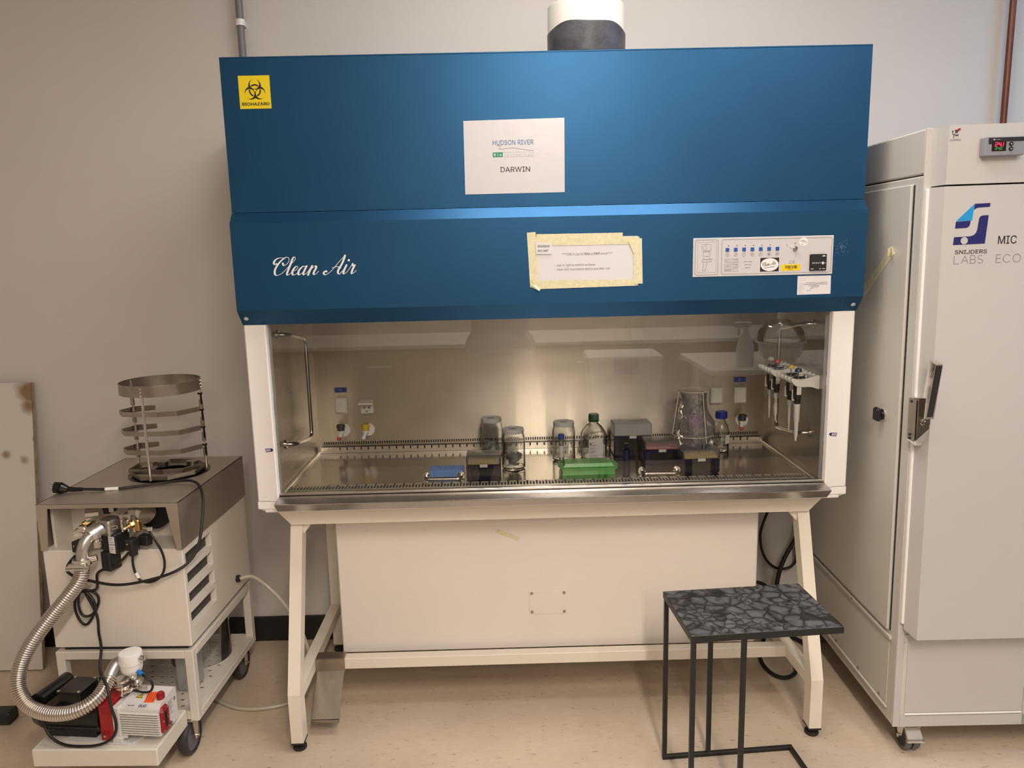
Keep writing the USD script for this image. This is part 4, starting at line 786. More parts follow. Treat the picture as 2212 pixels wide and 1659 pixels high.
part(f, 'chamber_floor', lathe([(0, .795), (OR-.002, .795), (OR-.002, .797), (0, .797)], 48, (OX, OY, 0)), M['black'])
# back plate behind the cut-out with vents and connectors
bp = part(f, 'rear_panel', cat(box(-.405, -.005, .118, .121, .690, .836), box(-.405, -.396, .03, .121, .690, .836)), M['dryer'], smooth=False)
part(bp, 'vent', cat([box(-.372+i*.0054, -.3692+i*.0054, .1168, .1182, .806, .818) for i in range(30)]+[box(-.052+i*.0054, -.0492+i*.0054, .1168, .1182, .802, .816) for i in range(3)]), M['black'], smooth=False, kind='stuff')
part(bp, 'connector', cat(box(-.345, -.323, .112, .1182, .766, .782, .002), box(-.310, -.270, .112, .1182, .764, .782, .002)), M['black'])
part(bp, 'port', cat(lathe([(0, 0), (.052, 0), (.052, .03), (0, .03)], 36)).apply_transform(trimesh.transformations.rotation_matrix(math.pi/2, [1, 0, 0])).apply_translation((-.120, .118, .775)), M['black'])
part(f, 'cable_gland', cyl((0, .379, .4265), (.010, .379, .4265), .0125, 24), M['black'], 'black grommet')
# drying rack standing in the round opening
k_ = on_cart('drying_rack', 'tall steel drying rack with ring and three bracket tiers on the freeze dryer', 'rack')
RX, RY = OX, OY-.004
ang3 = [math.radians(a) for a in (-92, 14, 165)]
oct_ = sg.Polygon([(RX+.117*math.cos(math.radians(22.5+45*i)), RY+.117*math.sin(math.radians(22.5+45*i))) for i in range(8)])
part(k_, 'base_plate', extr(oct_.difference(sa.translate(sa.scale(circ(0, 0, 1, 40), .058, .045), RX, RY+.02)), .842, .8445), M['steel_dark'], smooth=False)
part(k_, 'base_rim', extr(ring(oct_, .002), .8445, .855), M['steel_dark'], smooth=False)
RR = .1195
rg = trimesh.creation.annulus(r_min=RR+.0035, r_max=RR+.0050, height=.036, sections=72); rg.apply_translation((RX, RY, 1.1345))
rp = part(k_, 'top_ring', rg, M['steel_dark'], 'wide steel hoop', smooth=40)
rv = []
for a in ang3:
    for z in (1.122, 1.133, 1.144): rv.append(cyl((RX+(RR+.0045)*math.cos(a), RY+(RR+.0045)*math.sin(a), z), (RX+(RR+.0068)*math.cos(a), RY+(RR+.0068)*math.sin(a), z), .0026, 10))
    part(rp, 'rivet', cat(rv[-3:]), M['steel_bright'], kind='stuff')
for i, a in enumerate(ang3):
    x, y = RX+RR*math.cos(a), RY+RR*math.sin(a)
    rd = part(k_, 'rod', cyl((x, y, .8445), (x, y, 1.150), .0042, 14), M['steel_bright'])
    if i == 1:
        for z in (.985, 1.045, 1.10, .925): part(rd, 'rubber_sleeve', cat(cyl((x, y, z-.002), (x, y, z+.003), .0080, 16), cyl((x+.004, y-.004, z-.036), (x+.004, y-.004, z), .0032, 10)), M['black_gloss'])
        for z in (.885, .938, .99, 1.05): part(rd, 'spacer', cyl((x, y, z), (x, y, z+.030), .0064, 14), M['steel_dark'])
    else:
        if i == 2:
            for z in (.885, .945, 1.005, 1.065): part(rd, 'spacer', cyl((x, y, z), (x, y, z+.040), .0068, 14), M['steel_dark'])
def strip_path(pts, z, h=.016, th=.0014):
    out = []
    for (x0, y0), (x1, y1) in zip(pts[:-1], pts[1:]):
        d = np.array([x1-x0, y1-y0]); n = np.array([-d[1], d[0]])/np.linalg.norm(d)*th/2
        out.append(hull([(x0+s_*n[0], y0+s_*n[1], zz) for s_ in (-1, 1) for zz in (z, z+h)]+[(x1+s_*n[0], y1+s_*n[1], zz) for s_ in (-1, 1) for zz in (z, z+h)]))
    return cat(out)
for z in (.8495, .9135, .977, 1.041):
    lo_ = z < .86
    back = [(RX-.055, RY+.060), (RX-.117, RY+.048), (RX-.138, RY-.015)] if not lo_ else [(RX-.075, RY+.040), (RX-.112, RY+.028)]
    q = part(k_, 'bracket', strip_path(back+[(RX-.110, RY-.050), (RX-.060, RY-.060), (RX+.010, RY-.062), (RX+.070, RY-.048), (RX+.112, RY+.020)], z), M['steel_dark'], smooth=False)
    part(q, 'bracket_shelf', extr(sg.Polygon(back+[(RX-.110, RY-.050), (RX-.095, RY-.03), (RX-.105, RY+.02)]), z, z+.0012), M['steel_dark'], smooth=False)
for x, y in ((RX-.045, RY+.055), (RX+.055, RY+.058)): part(k_, 'post_cap', cyl((x, y, .844), (x, y, .862), .019, 28), M['steel_dark'])
# power plug and cable lying on the cover
pw = on_cart('power_cable', 'black mains cable with plug lying on the steel cover and looping down the front', 'cable')
cb = [(-.388, .103, .8475), (-.345, .108, .8475), (-.257, .118, .8435), (-.200, .140, .8435), (-.149, .160, .8440), (-.090, .180, .846), (-.040, .175, .850), (-.002, .150, .846), (.030, .105, .815), (.042, .060, .760), (.040, .030, .700), (.022, .005, .655), (-.012, -.022, .632), (-.077, -.034, .6125), (-.140, -.040, .601), (-.198, -.040, .598), (-.262, -.036, .608), (-.314, -.032, .6215), (-.338, -.028, .641), (-.330, -.026, .662), (-.3085, -.026, .684)]
part(pw, 'cord', tube(cb, .0042, 12, 160), M['cable'])
pl_ = part(pw, 'plug', cat(cyl((-.424, .096, .858), (-.405, .099, .8555), .0175, 24), cyl((-.405, .099, .8555), (-.388, .102, .850), .0165, 20, .010), sweep([(-.392, .102, .851), (-.365, .106, .848), (-.345, .108, .8475)], [.0085, .0068, .0058], 14)), M['black_gloss'], 'black mains plug')
for dz in (-.0095, .0095): part(pl_, 'pin', cyl((-.424, .096, .858+dz), (-.441, .093, .860+dz), .0024, 10), M['chrome'])
part(pw, 'cable_tag', cat(cyl((-.278, .1145, .8445), (-.240, .1225, .8437), .0056, 12)), M['white_plastic'], 'white cable tag')
# vacuum valve block in front of the dryer
v_ = on_cart('vacuum_valve', 'cast aluminium vacuum valve with elbow, brass cocks and black solenoid', 'valve')
def blk(m, rz, at_): return moved(rot(m, rz, [0, 0, 1]), at_)
part(v_, 'valve_block', blk(box(-.026, .026, -.028, .028, -.026, .022, .005), -.30, (-.208, -.004, .770)), M['alu'], 'square cast aluminium block')
part(v_, 'block_emblem', blk(cat(extr(ring(rect(-.012, .012, -.005, .005, .003), .0012), -.0292, -.0280, 'y')), -.30+1.0, (-.204, -.0045, .770)), M['steel_bright'], smooth=False)
part(v_, 'port_flange', cat(cyl((-.222, -.024, .768), (-.234, -.044, .760), .020, 28), cyl((-.231, -.040, .762), (-.236, -.048, .7585), .0245, 28)), M['alu'])
ca, cb_ = np.array([-.2365, -.0490, .7583]), np.array([-.2415, -.0575, .7545])
cl_ = part(v_, 'clamp', cyl(ca, cb_, .0275, 36), M['steel_bright'], 'bright pipe clamp')
part(cl_, 'clamp_lug', hull([(x, y, z) for x in (-.268, -.252) for y in (-.062, -.046) for z in (.770, .788)]+[(-.250, -.052, .760), (-.246, -.056, .776)]), M['steel_bright'])
part(cl_, 'clamp_lug', hull([(x, y, z) for x in (-.226, -.212) for y in (-.064, -.050) for z in (.722, .738)]+[(-.230, -.054, .745), (-.236, -.058, .735)]), M['steel_bright'])
part(cl_, 'clamp_screw', cyl((-.262, -.060, .779), (-.280, -.066, .772), .004, 10), M['steel_bright'])
ep = spline([(-.2405, -.0560, .7550), (-.2450, -.0650, .7480), (-.2510, -.0745, .7290), (-.2550, -.0780, .7070), (-.2560, -.0785, .690)], 30)
part(v_, 'elbow', sweep(ep, .0165, 24), M['alu'], 'curved elbow pipe')
part(v_, 'hose_clamp', cat(cyl((-.257, -.078, .697), (-.258, -.079, .680), .0255, 32), box(-.285, -.232, -.106, -.094, .676, .690, .002), cyl((-.290, -.104, .681), (-.225, -.104, .681), .0035, 10), cyl((-.288, -.108, .675), (-.226, -.108, .675), .003, 10), cyl((-.240, -.070, .690), (-.222, -.062, .693), .010, 16)), M['steel_bright'])
for nm, a0, a1, ro in (('brass_cock', (-.268, .018, .782), (-.305, -.012, .757), .0085), ('brass_cock', (-.118, -.002, .783), (-.150, -.034, .768), .0080)):
    a0, a1 = np.array(a0), np.array(a1)
    q = part(v_, nm, cat(cyl(a0, a0+(a1-a0)*.55, ro*1.25, 6), cyl(a0+(a1-a0)*.45, a0+(a1-a0)*.75, ro*.85, 20), cyl(a0+(a1-a0)*.7, a1, ro*.6, 20)), M['brass'], 'brass hose nipple')
    part(q, 'nipple_tip', cyl(a1-(a1-a0)*.10, a1+(a1-a0)*.03, ro*.72, 18), M['steel_bright'])
part(v_, 'brass_body', cat(box(-.128, -.112, -.020, .000, .752, .790, .004)), M['brass'])
for p5, q5, r5 in (((-.250, .030, .795), (-.285, .020, .790), .024), ((-.115, .02, .800), (-.100, .012, .795), .030), ((-.150, .05, .798), (-.120, .05, .802), .028)): part(v_, 'flange_disc', cyl(p5, q5, r5, 28), M['steel_bright'])
for x, y in ((-.168, -.012), (-.145, -.010)): part(v_, 'wing_nut', hull([(x, y, .785), (x+.004, y, .785), (x-.006, y-.002, .806), (x+.008, y-.002, .806)]), M['steel_bright'])
for i in range(3): part(v_, 'stud', cyl((-.166+i*.018, -.012, .752), (-.166+i*.018, -.012, .790), .0042, 12), M['steel_bright'])
part(v_, 'clamp_screw', cat(cyl((-.098, -.020, .765), (-.066, -.030, .764), .0035, 10), box(-.082, -.066, -.034, -.026, .760, .772, .001)), M['steel_bright'])
part(v_, 'manifold', cat(cyl((-.175, .03, .785), (-.10, .03, .785), .014, 18), box(-.215, -.200, .010, .035, .803, .826, .002), box(-.160, -.125, .01, .05, .79, .815, .004)), M['alu'])
sl = part(v_, 'solenoid', cat(blk(box(-.030, .030, -.028, .028, -.062, .0, .004), -.30, (-.196, -.004, .752)), blk(box(-.016, .018, -.030, .02, -.115, -.055, .003), -.30, (-.208, -.006, .752))), M['black'], 'black solenoid housing')
part(sl, 'rating_label', blk(cat(box(.004, .026, -.0288, -.0278, -.030, -.006), box(.004, .026, -.0288, -.0278, -.058, -.032)), -.30, (-.196, -.004, .752)), M['paper'], smooth=False)
part(sl, 'label_print', blk(cat([front(sg.box(.007, z, .007+w_, z+.0015), -.0288, .0003) for z, w_ in ((-.012, .014), (-.017, .010), (-.024, .015), (-.040, .012), (-.046, .015), (-.053, .009))]), -.30, (-.196, -.004, .752)), M['grey_ink'], smooth=False)
part(sl, 'screw', blk(cat([cyl((x, -.0275, z), (x, -.030, z), .003, 10) for x, z in ((-.022, -.018), (-.022, -.052), (.022, .006))]), -.30, (-.196, -.004, .752)), M['steel_bright'])
for x, y, z, sx in ((-.2965, -.020, .716, 1), (-.1335, -.026, .722, 1)):
    q = part(v_, 'plug_connector', cat(blk(box(-.014, .014, -.016, .016, -.020, .014, .003), -.3, (x, y, z)), blk(box(-.010, .010, -.010, .010, -.040, -.018, .003), -.3, (x, y, z))), M['black'], 'square black plug')
    part(q, 'screw', blk(cyl((-.002, -.0155, .002), (-.002, -.018, .002), .0025, 10), -.3, (x, y, z)), M['steel_bright'])
part(v_, 'plug_tail', cat(blk(box(-.014, .020, -.010, .014, -.016, .016, .003), -.3, (-.106, -.010, .725))), M['black'])
part(v_, 'stem', cat(blk(cyl((-.19, .0, .690), (-.19, .0, .7515), .010, 12), 0, (0, 0, 0))), M['black'])
# small cables of the valve
q = on_cart('control_cable', 'thin black control cable with white tag looping in front of the dryer', 'cable')
part(q, 'cord', tube([(-.1335, -.030, .688), (-.151+.016, -.032, .672), (-.132, -.034, .640), (-.119, -.036, .612), (-.094, -.037, .603), (-.062, -.036, .613), (-.040, -.036, .650), (-.046, -.036, .705), (-.066, -.034, .742), (-.080, -.028, .762)], .0036, 10, 90), M['cable'])
part(q, 'cable_tag', cyl((-.1285, -.0345, .632), (-.121, -.0355, .616), .0048, 12), M['white_plastic'])
q = on_cart('control_cable', 'thin black cable hanging from the solenoid in a coil and down to the pump', 'cable')
part(q, 'cord', tube([(-.150, -.022, .690), (-.200, -.030, .650), (-.2500, -.026, .625), (-.258, -.024, .580), (-.285, -.020, .570), (-.317, -.014, .562), (-.338, -.012, .500), (-.314, -.012, .458), (-.284, -.014, .490), (-.268, -.016, .560), (-.300, -.024, .574), (-.318, -.026, .530), (-.305, -.022, .490), (-.278, -.022, .500), (-.276, -.022, .545), (-.2950, -.02, .567), (-.272, -.02, .500), (-.2695, -.022, .440), (-.268, -.022, .385), (-.262, -.050, .330), (-.2445, -.070, .270), (-.252, -.09, .245)], .0040, 10, 220), M['cable'])
# corrugated hose
q = on_cart('corrugated_hose', 'corrugated stainless steel vacuum hose looping from the valve to the pump', 'hose')
hp = spline([(-.2575, -.079, .682), (-.263, -.084, .645), (-.290, -.100, .600), (-.3270, -.115, .556), (-.385, -.140, .482), (-.421, -.160, .412), (-.423, -.180, .350), (-.390, -.197, .310), (-.340, -.208, .2935), (-.285, -.212, .2915), (-.225, -.200, .3045), (-.200, -.172, .320), (-.1935, -.142, .337), (-.1910, -.124, .350)], 900)
arc = np.r_[0, np.cumsum(np.linalg.norm(np.diff(hp, axis=0), axis=1))]
kk = int(arc[-1]/.0068); L_ = np.linspace(0, arc[-1], kk*6+1); hp2 = np.stack([np.interp(L_, arc, hp[:, j]) for j in range(3)], 1)
ph = (L_/arc[-1]*kk) % 1; wv = np.abs(np.cos(math.pi*ph))**.6
part(q, 'bellows', sweep(hp2, 0.0165+.0045*wv, 28), M['bellows'], smooth=60)
hb = spline([(-.1910, -.1255, .3485), (-.1885, -.112, .362), (-.1830, -.094, .374), (-.1740, -.077, .373), (-.1650, -.068, .358), (-.1600, -.066, .338), (-.1595, -.066, .330)], 40)
part(q, 'end_elbow', sweep(hb, .0185, 24), M['alu'], 'smooth bent end piece')

# ------------------------------------------------------------------ vacuum pump on the tray
PO = to_world((-.118, -.180, .0)); PO[2] = .1687
def on_pump(name, label, cat_, **k): return thing(name, label, cat_, PO, (0, 0, CR-5.0), scale=(1, 1, .93), **k)
u = on_pump('vacuum_pump', 'grey rotary vane vacuum pump with black motor and red coupling plate', 'pump')
bpl = sg.Polygon([(-.205, 0), (-.010, 0), (.004, .012), (.020, .050), (.020, .130), (-.205, .130)])
part(u, 'base_plate', extr(bpl.difference(circ(-.006, .014, .004)), 0, .004), M['pump'], smooth=False)
# oil box with fins
prof = sg.Polygon([(.018, .022), (.018, .104), (.021, .112), (.033, .1235), (.105, .1345), (.112, .130), (.112, .022)])
ob = part(u, 'oil_box', extr(prof, -.034, .0835, 'x'), M['pump'], 'ribbed grey oil box', smooth=25)
for i in range(10): part(ob, 'fin', box(-.034, .0845, .011, .019, .026+i*.0078, .0295+i*.0078, .0012), M['pump'])
part(u, 'bracket_plate', cat(box(-.058, -.034, .010, .118, .004, .118, .003), box(-.060, -.030, .004, .020, .003, .020, .002), box(-.035, -.018, .012, .022, .012, .024, .002)), M['pump'])
part(u, 'red_plate', cat(box(-.098, -.059, .010, .120, .003, .128, .003), hull([(x, y, .12) for x in (-.096, -.060) for y in (.012, .1)]+[(x, y, .137) for x in (-.090, -.050) for y in (.03, .09)])), M['red'], 'red coupling plate')
for b5 in ((-.090, -.068, .018, .036), (-.090, -.064, .094, .114)): part(u, 'coupling_hole', box(b5[0], b5[1], .0092, .0105, b5[2], b5[3]), M['dark_red'])
part(u, 'bolt', cyl((-.082, .010, .022), (-.082, .005, .022), .004, 8), M['steel_bright'])
mo = part(u, 'motor', cat(cyl((-.099, .070, .072), (-.285, .070, .072), .066, 40), cyl((-.285, .070, .072), (-.312, .070, .072), .066, 40, .056), box(-.27, -.12, .02, .12, .003, .03, .003)), M['motor'], 'black finned motor')
for i in range(16):
    a = math.radians(-160+i*18); part(mo, 'cooling_rib', hull([(x, .070+(.064+d)*math.cos(a+da), .072+(.064+d)*math.sin(a+da)) for x in (-.275, -.105) for d, da in ((0, -.03), (0, .03), (.0055, 0))]), M['motor'])
part(u, 'terminal_box', cat(hull([(x, y, .125) for x in (-.212, -.142) for y in (.005, .085)]+[(x, y, .166) for x in (-.210, -.138) for y in (.000, .080)])), M['motor'])
tb_ = part(u, 'terminal_lid', box(-.212, -.136, -.004, .082, .166, .172, .002), M['black_gloss'])
for x, y in ((-.205, .002), (-.143, .002), (-.205, .075), (-.143, .075)): part(tb_, 'screw', cyl((x, y, .172), (x, y, .1745), .0042, 12), M['steel_bright'])
part(u, 'capacitor', cat(cyl((-.252, -.022, .155), (-.240, .090, .158), .0225, 28), box(-.262, -.212, .015, .06, .10, .15, .004)), M['black_gloss'], 'black cylindrical capacitor')
part(u, 'cable_gland', cat(box(-.222, -.178, -.012, .03, .098, .128, .006)), M['black'])
sg_ = part(u, 'sight_glass', hull([(.0835, y, z) for y, z in ((.020, .034), (.020, .100), (.028, .112), (.052, .112), (.058, .100), (.058, .034), (.050, .026), (.026, .026))]+[(.0905, y, z) for y, z in ((.022, .036), (.022, .098), (.029, .109), (.051, .109), (.056, .098), (.056, .036), (.049, .029), (.027, .029))]), M['dark_red'], 'red oil sight glass frame')
part(sg_, 'window', box(.0898, .0912, .034, .046, .044, .094, .001), M['black_gloss'])
for y, z in ((.026, .036), (.026, .068), (.026, .100), (.052, .036), (.052, .068), (.052, .100)): part(sg_, 'screw', cyl((.090, y, z), (.0925, y, z), .0028, 10), M['steel_bright'])
part(u, 'drain_plug', cyl((.0835, .064, .034), (.088, .064, .034), .008, 16), M['steel_dark'])
part(u, 'rating_text', cat([box(.0838, .0843, .066, .066+w_, z, z+.0016) for z, w_ in ((.104, .024), (.098, .014), (.093, .020), (.088, .012), (.081, .022), (.076, .016), (.070, .010), (.062, .018))]+[box(.0838, .0843, .096, .104, .092, .104)]), M['grey_ink'], smooth=False)
def on_top(g, z0): return rot(extr(g, z0-.0085, z0-.0080), math.atan(.153), [1, 0, 0], (0, .033, .1235))
sl_ = lambda m: rot(m, -.02, [1, 0, 0], (0, .06, .131))
part(u, 'orange_label', on_top(sg.Polygon([(.030, .034), (.020, .078), (.048, .080), (.060, .036)]), .1322), M['orange'], 'orange paper label', smooth=False)
part(u, 'warning_label', on_top(sg.Polygon([(-.006, .052), (.016, .050), (.006, .074)]), .1322), M['yellow'], 'yellow warning triangle', smooth=False)
part(u, 'warning_mark', on_top(ring(sg.Polygon([(-.005, .0528), (.015, .0510), (.006, .0730)]), .0014).union(sg.Polygon([(.0045, .056), (.0070, .056), (.0058, .067)])), .1327), M['ink'], smooth=False)
part(u, 'label_lines', cat([on_top(sg.LineString([(.0335+i*.0062, .040), (.0245+i*.0062, .074)]).buffer(.0005), .1327) for i in range(4)]), M['dark_red'], smooth=False)
part(u, 'oil_cap', cat(cyl((.070, .056, .124), (.070, .056, .141), .0115, 20), cyl((.070, .056, .141), (.070, .056, .146), .009, 20)), M['dark_red'], 'red oil filler cap')
dl = part(u, 'name_label', hull([(x, y, z) for x in (-.022, .048) for y, z in ((.0208, .1122), (.0328, .1237), (.0225, .1110), (.0340, .1225))]), M['panel'], 'pale name label')
sl2 = lambda m: m
dm = meshkit.text_mesh('DUO', .0075, .0004, bold=True); vv = dm.vertices.copy(); n0 = np.array([0, .0120, .0115]); n0 /= np.linalg.norm(n0); nn_ = np.array([0, -n0[2], n0[1]])
def on_slope(m2, ox, k0): v = m2.vertices; return trimesh.Trimesh(np.array([ox, .0208, .1122])+np.outer(v[:, 0]+v[:, 1]*.2, [1, 0, 0])+np.outer(v[:, 1]+k0, n0)+np.outer(v[:, 2]+.0002, nn_), m2.faces, process=False)
part(dl, 'lettering', cat(on_slope(dm, .018, .004), on_slope(meshkit.text_mesh('vacuum', .0042, .0004), -.016, .006)), M['navy_ink'], smooth=False)
part(u, 'inlet_flange', cat(cyl((-.056, .070, .125), (-.056, .070, .150), .016, 24), cyl((-.056, .070, .150), (-.056, .070, .158), .022, 24), cyl((-.056, .070, .170), (-.056, .070, .178), .021, 24), cyl((-.080, .048, .160), (-.040, .046, .166), .005, 12), cyl((-.042, .056, .14), (-.02, .060, .150), .007, 12)), M['steel_bright'])
part(u, 'gauge_port', cat(cyl((-.0255, .096, .125), (-.0255, .096, .165), .011, 20), cyl((-.0255, .096, .150), (-.0255, .096, .158), .018, 24), box(-.012, .012, .084, .088, .132, .150, .001), cyl((-.040, .080, .135), (-.010, .080, .137), .006, 10)), M['steel_bright'])
ga = on_pump('pressure_gauge', 'white round vacuum gauge head on top of the pump', 'gauge', )
gc = np.array([-.0330, .090, .0])
part(ga, 'stem', lathe([(0, .166), (.010, .166), (.012, .176), (.009, .182), (.0, .182)], 24, gc), M['steel_bright'])
part(ga, 'bowl', lathe([(0, .180), (.012, .180), (.020, .187), (.028, .196), (.0305, .206), (.0305, .222), (0, .222)], 40, gc), M['white_plastic'])
part(ga, 'cap', lathe([(0, .2225), (.0325, .2225), (.0330, .226), (.0330, .252), (.0315, .258), (.026, .2605), (0, .2605)], 40, gc), M['white_plastic'])
part(ga, 'socket', cat(cyl(gc+(.030, -.004, .242), gc+(.049, -.006, .244), .0092, 20), cyl(gc+(.049, -.006, .244), gc+(.0492, -.006, .244), .0070, 20)), M['chrome'], 'chrome cable socket')
part(ga, 'blue_plug', cat(cyl(gc+(.026, -.012, .200), gc+(.043, -.018, .194), .0065, 16)), M['connector'], 'blue plug')
part(ga, 'lead', tube([gc+(.043, -.018, .194), gc+(.060, -.022, .185), gc+(.074, -.022, .160), gc+(.066, -.024, .142), gc+(.040, -.026, .139), gc+(.012, -.022, .141)], .0034, 10, 50), M['cable'])
pc = on_pump('pump_cable', 'black cable looping from the motor round the red plate of the pump', 'cable')
part(pc, 'cord', tube([(-.128, .07, .150), (-.110, .055, .185), (-.085, .030, .205), (-.060, .010, .190), (-.044, -.006, .140), (-.030, -.012, .090), (-.034, -.016, .050), (-.070, -.020, .018), (-.130, -.022, .0062), (-.200, -.022, .012), (-.245, -.014, .045), (-.262, .0, .075)], .0042, 10, 120), M['cable'])
# things on the lower shelf
g_ = on_cart('acrylic_cylinder', 'wide clear acrylic cylinder on the lower trolley shelf', 'cylinder')
part(g_, 'wall', lathe([(.0985, .1565), (.1010, .1565), (.1010, .300), (.0985, .300), (.0985, .1565)], 64, (-.135, .345, 0)), M['acrylic'], smooth=40)
part(g_, 'rim', lathe([(.0983, .3003), (.1012, .3003), (.1012, .3030), (.0983, .3030), (.0983, .3003)], 64, (-.135, .345, 0)), M['light_grey'], smooth=40)
part(g_, 'broken_seam', cat(cyl((-.205, .300, .240), (-.150, .262, .245), .0012, 8), cyl((-.150, .262, .245), (-.140, .262, .262), .0014, 8)), M['black'])
w_ = on_cart('white_canister', 'translucent white canister with printed label behind the trolley upright', 'canister')
part(w_, 'body', box(-.118, -.058, .110, .190, .1566, .290, .008), M['frost'], smooth=False)
part(w_, 'printed_label', cat(box(-.0579, -.0572, .113, .135, .185, .288)), M['paper'], smooth=False)
part(w_, 'label_print', cat([box(-.0573, -.0568, .115, .131, .190+i*.0125, .197+i*.0125) for i in range(8)]), M['grey_ink'], smooth=False)
# drain tube from the dryer to the floor behind the stand
a0 = to_world((.010, .379, .4265))
solo('drain_tube', tube([a0, a0+(.03, .01, .004), a0+(.075, -.0, -.012), a0+(.150, -.01, -.09), a0+(.215, -.03, -.20), a0+(.245, -.06, -.32), a0+(.225, -.08, -.395), (-.83, 2.44, .008), (-.95, 2.44, .008), (-1.05, 2.50, .008)], .0065, 12, 120), M['silicone'], 'translucent drain tube running from the freeze dryer to the floor', 'tube')

# ------------------------------------------------------------------ climate chamber on the right, slightly turned, leaning by its castors
IC = (1.1497, 2.0976, 0)
i_ = thing('climate_chamber', 'tall cream climate chamber on castors with front door and chrome latch', 'climate chamber', IC, (0, -.59, -1.51))
IW, ID = .80, .78
part(i_, 'cabinet_body', cat(box(0, IW, .0015, ID, .10, 1.7195, .004)), M['chamber_side'], smooth=False)
part(i_, 'head_section', box(0, IW, .0015, ID, 1.7225, 1.840, .004), M['chamber_side'], smooth=False)
part(i_, 'front_frame', cat(box(0, .021, -.001, .004, .10, 1.840, .001), box(.021, IW, -.001, .004, .10, .135), box(.021, IW, -.001, .004, .372, .40), box(.385, .42, -.001, .004, .10, .40)), M['chamber'])
part(i_, 'lower_panel', box(.033, .382, -.0005, .004, .146, .376), M['chamber'])
part(i_, 'panel_lip', box(.033, .382, -.004, .0, .139, .1445, .001), M['white'])
hd = part(i_, 'header_panel', hull([(x, 0, z) for x in (.018, IW-.018) for z in (1.690, 1.8385)]+[(x, -.055, z) for x in (.0295, IW-.0295) for z in (1.690, 1.8385)]), M['chamber'], smooth=False)
part(i_, 'door_seal', box(.004, IW-.004, -.0125, 0, .440, 1.684, .002), M['white'])
dr = part(i_, 'door', hull([(x, -.0125, z) for x in (.010, IW-.010) for z in (.425, 1.6855)]+[(x, -.055, z) for x in (.0275, IW-.0275) for z in (.411, 1.6855)]), M['chamber'], 'wide front door', smooth=False)
sp = part(i_, 'side_panel', box(-.009, 0, .048, .715, .392, 1.700, .003), M['chamber_side'], 'raised side panel')
part(sp, 'panel_gap', box(-.001, .0005, .042, .048, .392, 1.698), M['rubber'])
kn = part(sp, 'knob', cat(box(-.034, -.018, .128, .160, 1.018, 1.058, .005), cyl((-.018, .140, 1.038), (-.012, .140, 1.038), .010, 16)), M['black'], 'black quarter-turn knob')
part(kn, 'knob_collar', cyl((-.0135, .140, 1.038), (-.008, .140, 1.038), .017, 24), M['chrome'])
part(i_, 'side_ledge', box(-.007, 0, .03, .75, .366, .378, .002), M['chamber_side'])
part(i_, 'side_lower_panel', cat(box(-.0015, 0, .045, .745, .152, .362), box(-.006, 0, .040, .75, .138, .1445, .001)), M['chamber_side'])
part(i_, 'panel_screw', cat([cyl((-.0015, y, z), (-.004, y, z), .004, 10) for y in (.09, .24, .42) for z in (.156,)]+[cyl((-.007, y, .372), (-.009, y, .372), .003, 10) for y in (.30, .50)]), M['steel_dark'])
# latch
lt = part(i_, 'latch', hull([(x, y, z) for x, y, z in ((-.012, -.012, 1.000), (-.012, -.012, 1.122), (.028, -.012, 1.000), (.028, -.012, 1.122), (-.010, -.062, 1.010), (-.010, -.062, 1.126), (.022, -.062, 1.040), (.026, -.062, 1.126), (-.006, -.050, .9900), (.014, -.048, .9900))]), M['chrome'], 'chrome door latch', smooth=False)
part(lt, 'latch_side', box(-.0135, -.0115, -.055, -.014, 1.002, 1.12, .001), M['steel_dark'])
part(lt, 'lever', hull([(x, y, z) for x, y, z in ((-.002, -.055, 1.075), (.022, -.055, 1.075), (-.002, -.082, 1.072), (.022, -.082, 1.072), (.002, -.080, 1.232), (.021, -.080, 1.232), (.002, -.112, 1.226), (.021, -.112, 1.226))]), M['chrome'], smooth=False)
part(lt, 'lever_insert', hull([(x, y, z) for x, y, z in ((.0025, -.0835, 1.078), (.0185, -.0835, 1.078), (.0025, -.0805, 1.078), (.0185, -.0805, 1.078), (.0045, -.1135, 1.222), (.0195, -.1135, 1.222), (.0045, -.110, 1.222), (.0195, -.110, 1.222))]), M['rubber'], 'black lever insert', smooth=False)
part(lt, 'lock', cat(cyl((.010, -.060, 1.058), (.010, -.068, 1.058), .0105, 24), cyl((.010, -.068, 1.058), (.010, -.070, 1.058), .0065, 20)), M['chrome'])
part(lt, 'latch_screw', cat([cyl((-.0135, -.030, z), (-.016, -.030, z), .0035, 10) for z in (1.008, 1.018, 1.112)]), M['black'])
# temperature display
ds = part(hd, 'display_housing', box(.110, .210, -.080, -.054, 1.756, 1.803, .002), M['grey_plastic'], 'grey temperature controller')
fy = -.0805
DX = .118
part(i_, 'display_mask', cat(box(DX, .206, -.0808, -.0795, 1.7905, 1.8005), box(DX, .126, -.0808, -.0795, 1.785, 1.795)), M['ink'], smooth=False)
sc_ = part(i_, 'display_screen', box(.1265, .162, -.0812, -.0795, 1.7675, 1.7915), M['screen'])
def seg7(ch, x, z, w, h, th):
    S = {'0': 'abcdef', '1': 'bc', '2': 'abged', '4': 'fgbc'}[ch]; o = []
    P = dict(a=((0, h), (w, h)), b=((w, h), (w, h/2)), c=((w, h/2), (w, 0)), d=((0, 0), (w, 0)), e=((0, h/2), (0, 0)), f=((0, h), (0, h/2)), g=((0, h/2), (w, h/2)))
    for s_ in S: (xa, za), (xb, zb) = P[s_]; o.append(sg.LineString([(x+xa+za*.12, z+za), (x+xb+zb*.12, z+zb)]).buffer(th, cap_style='square'))
    return so.unary_union(o)
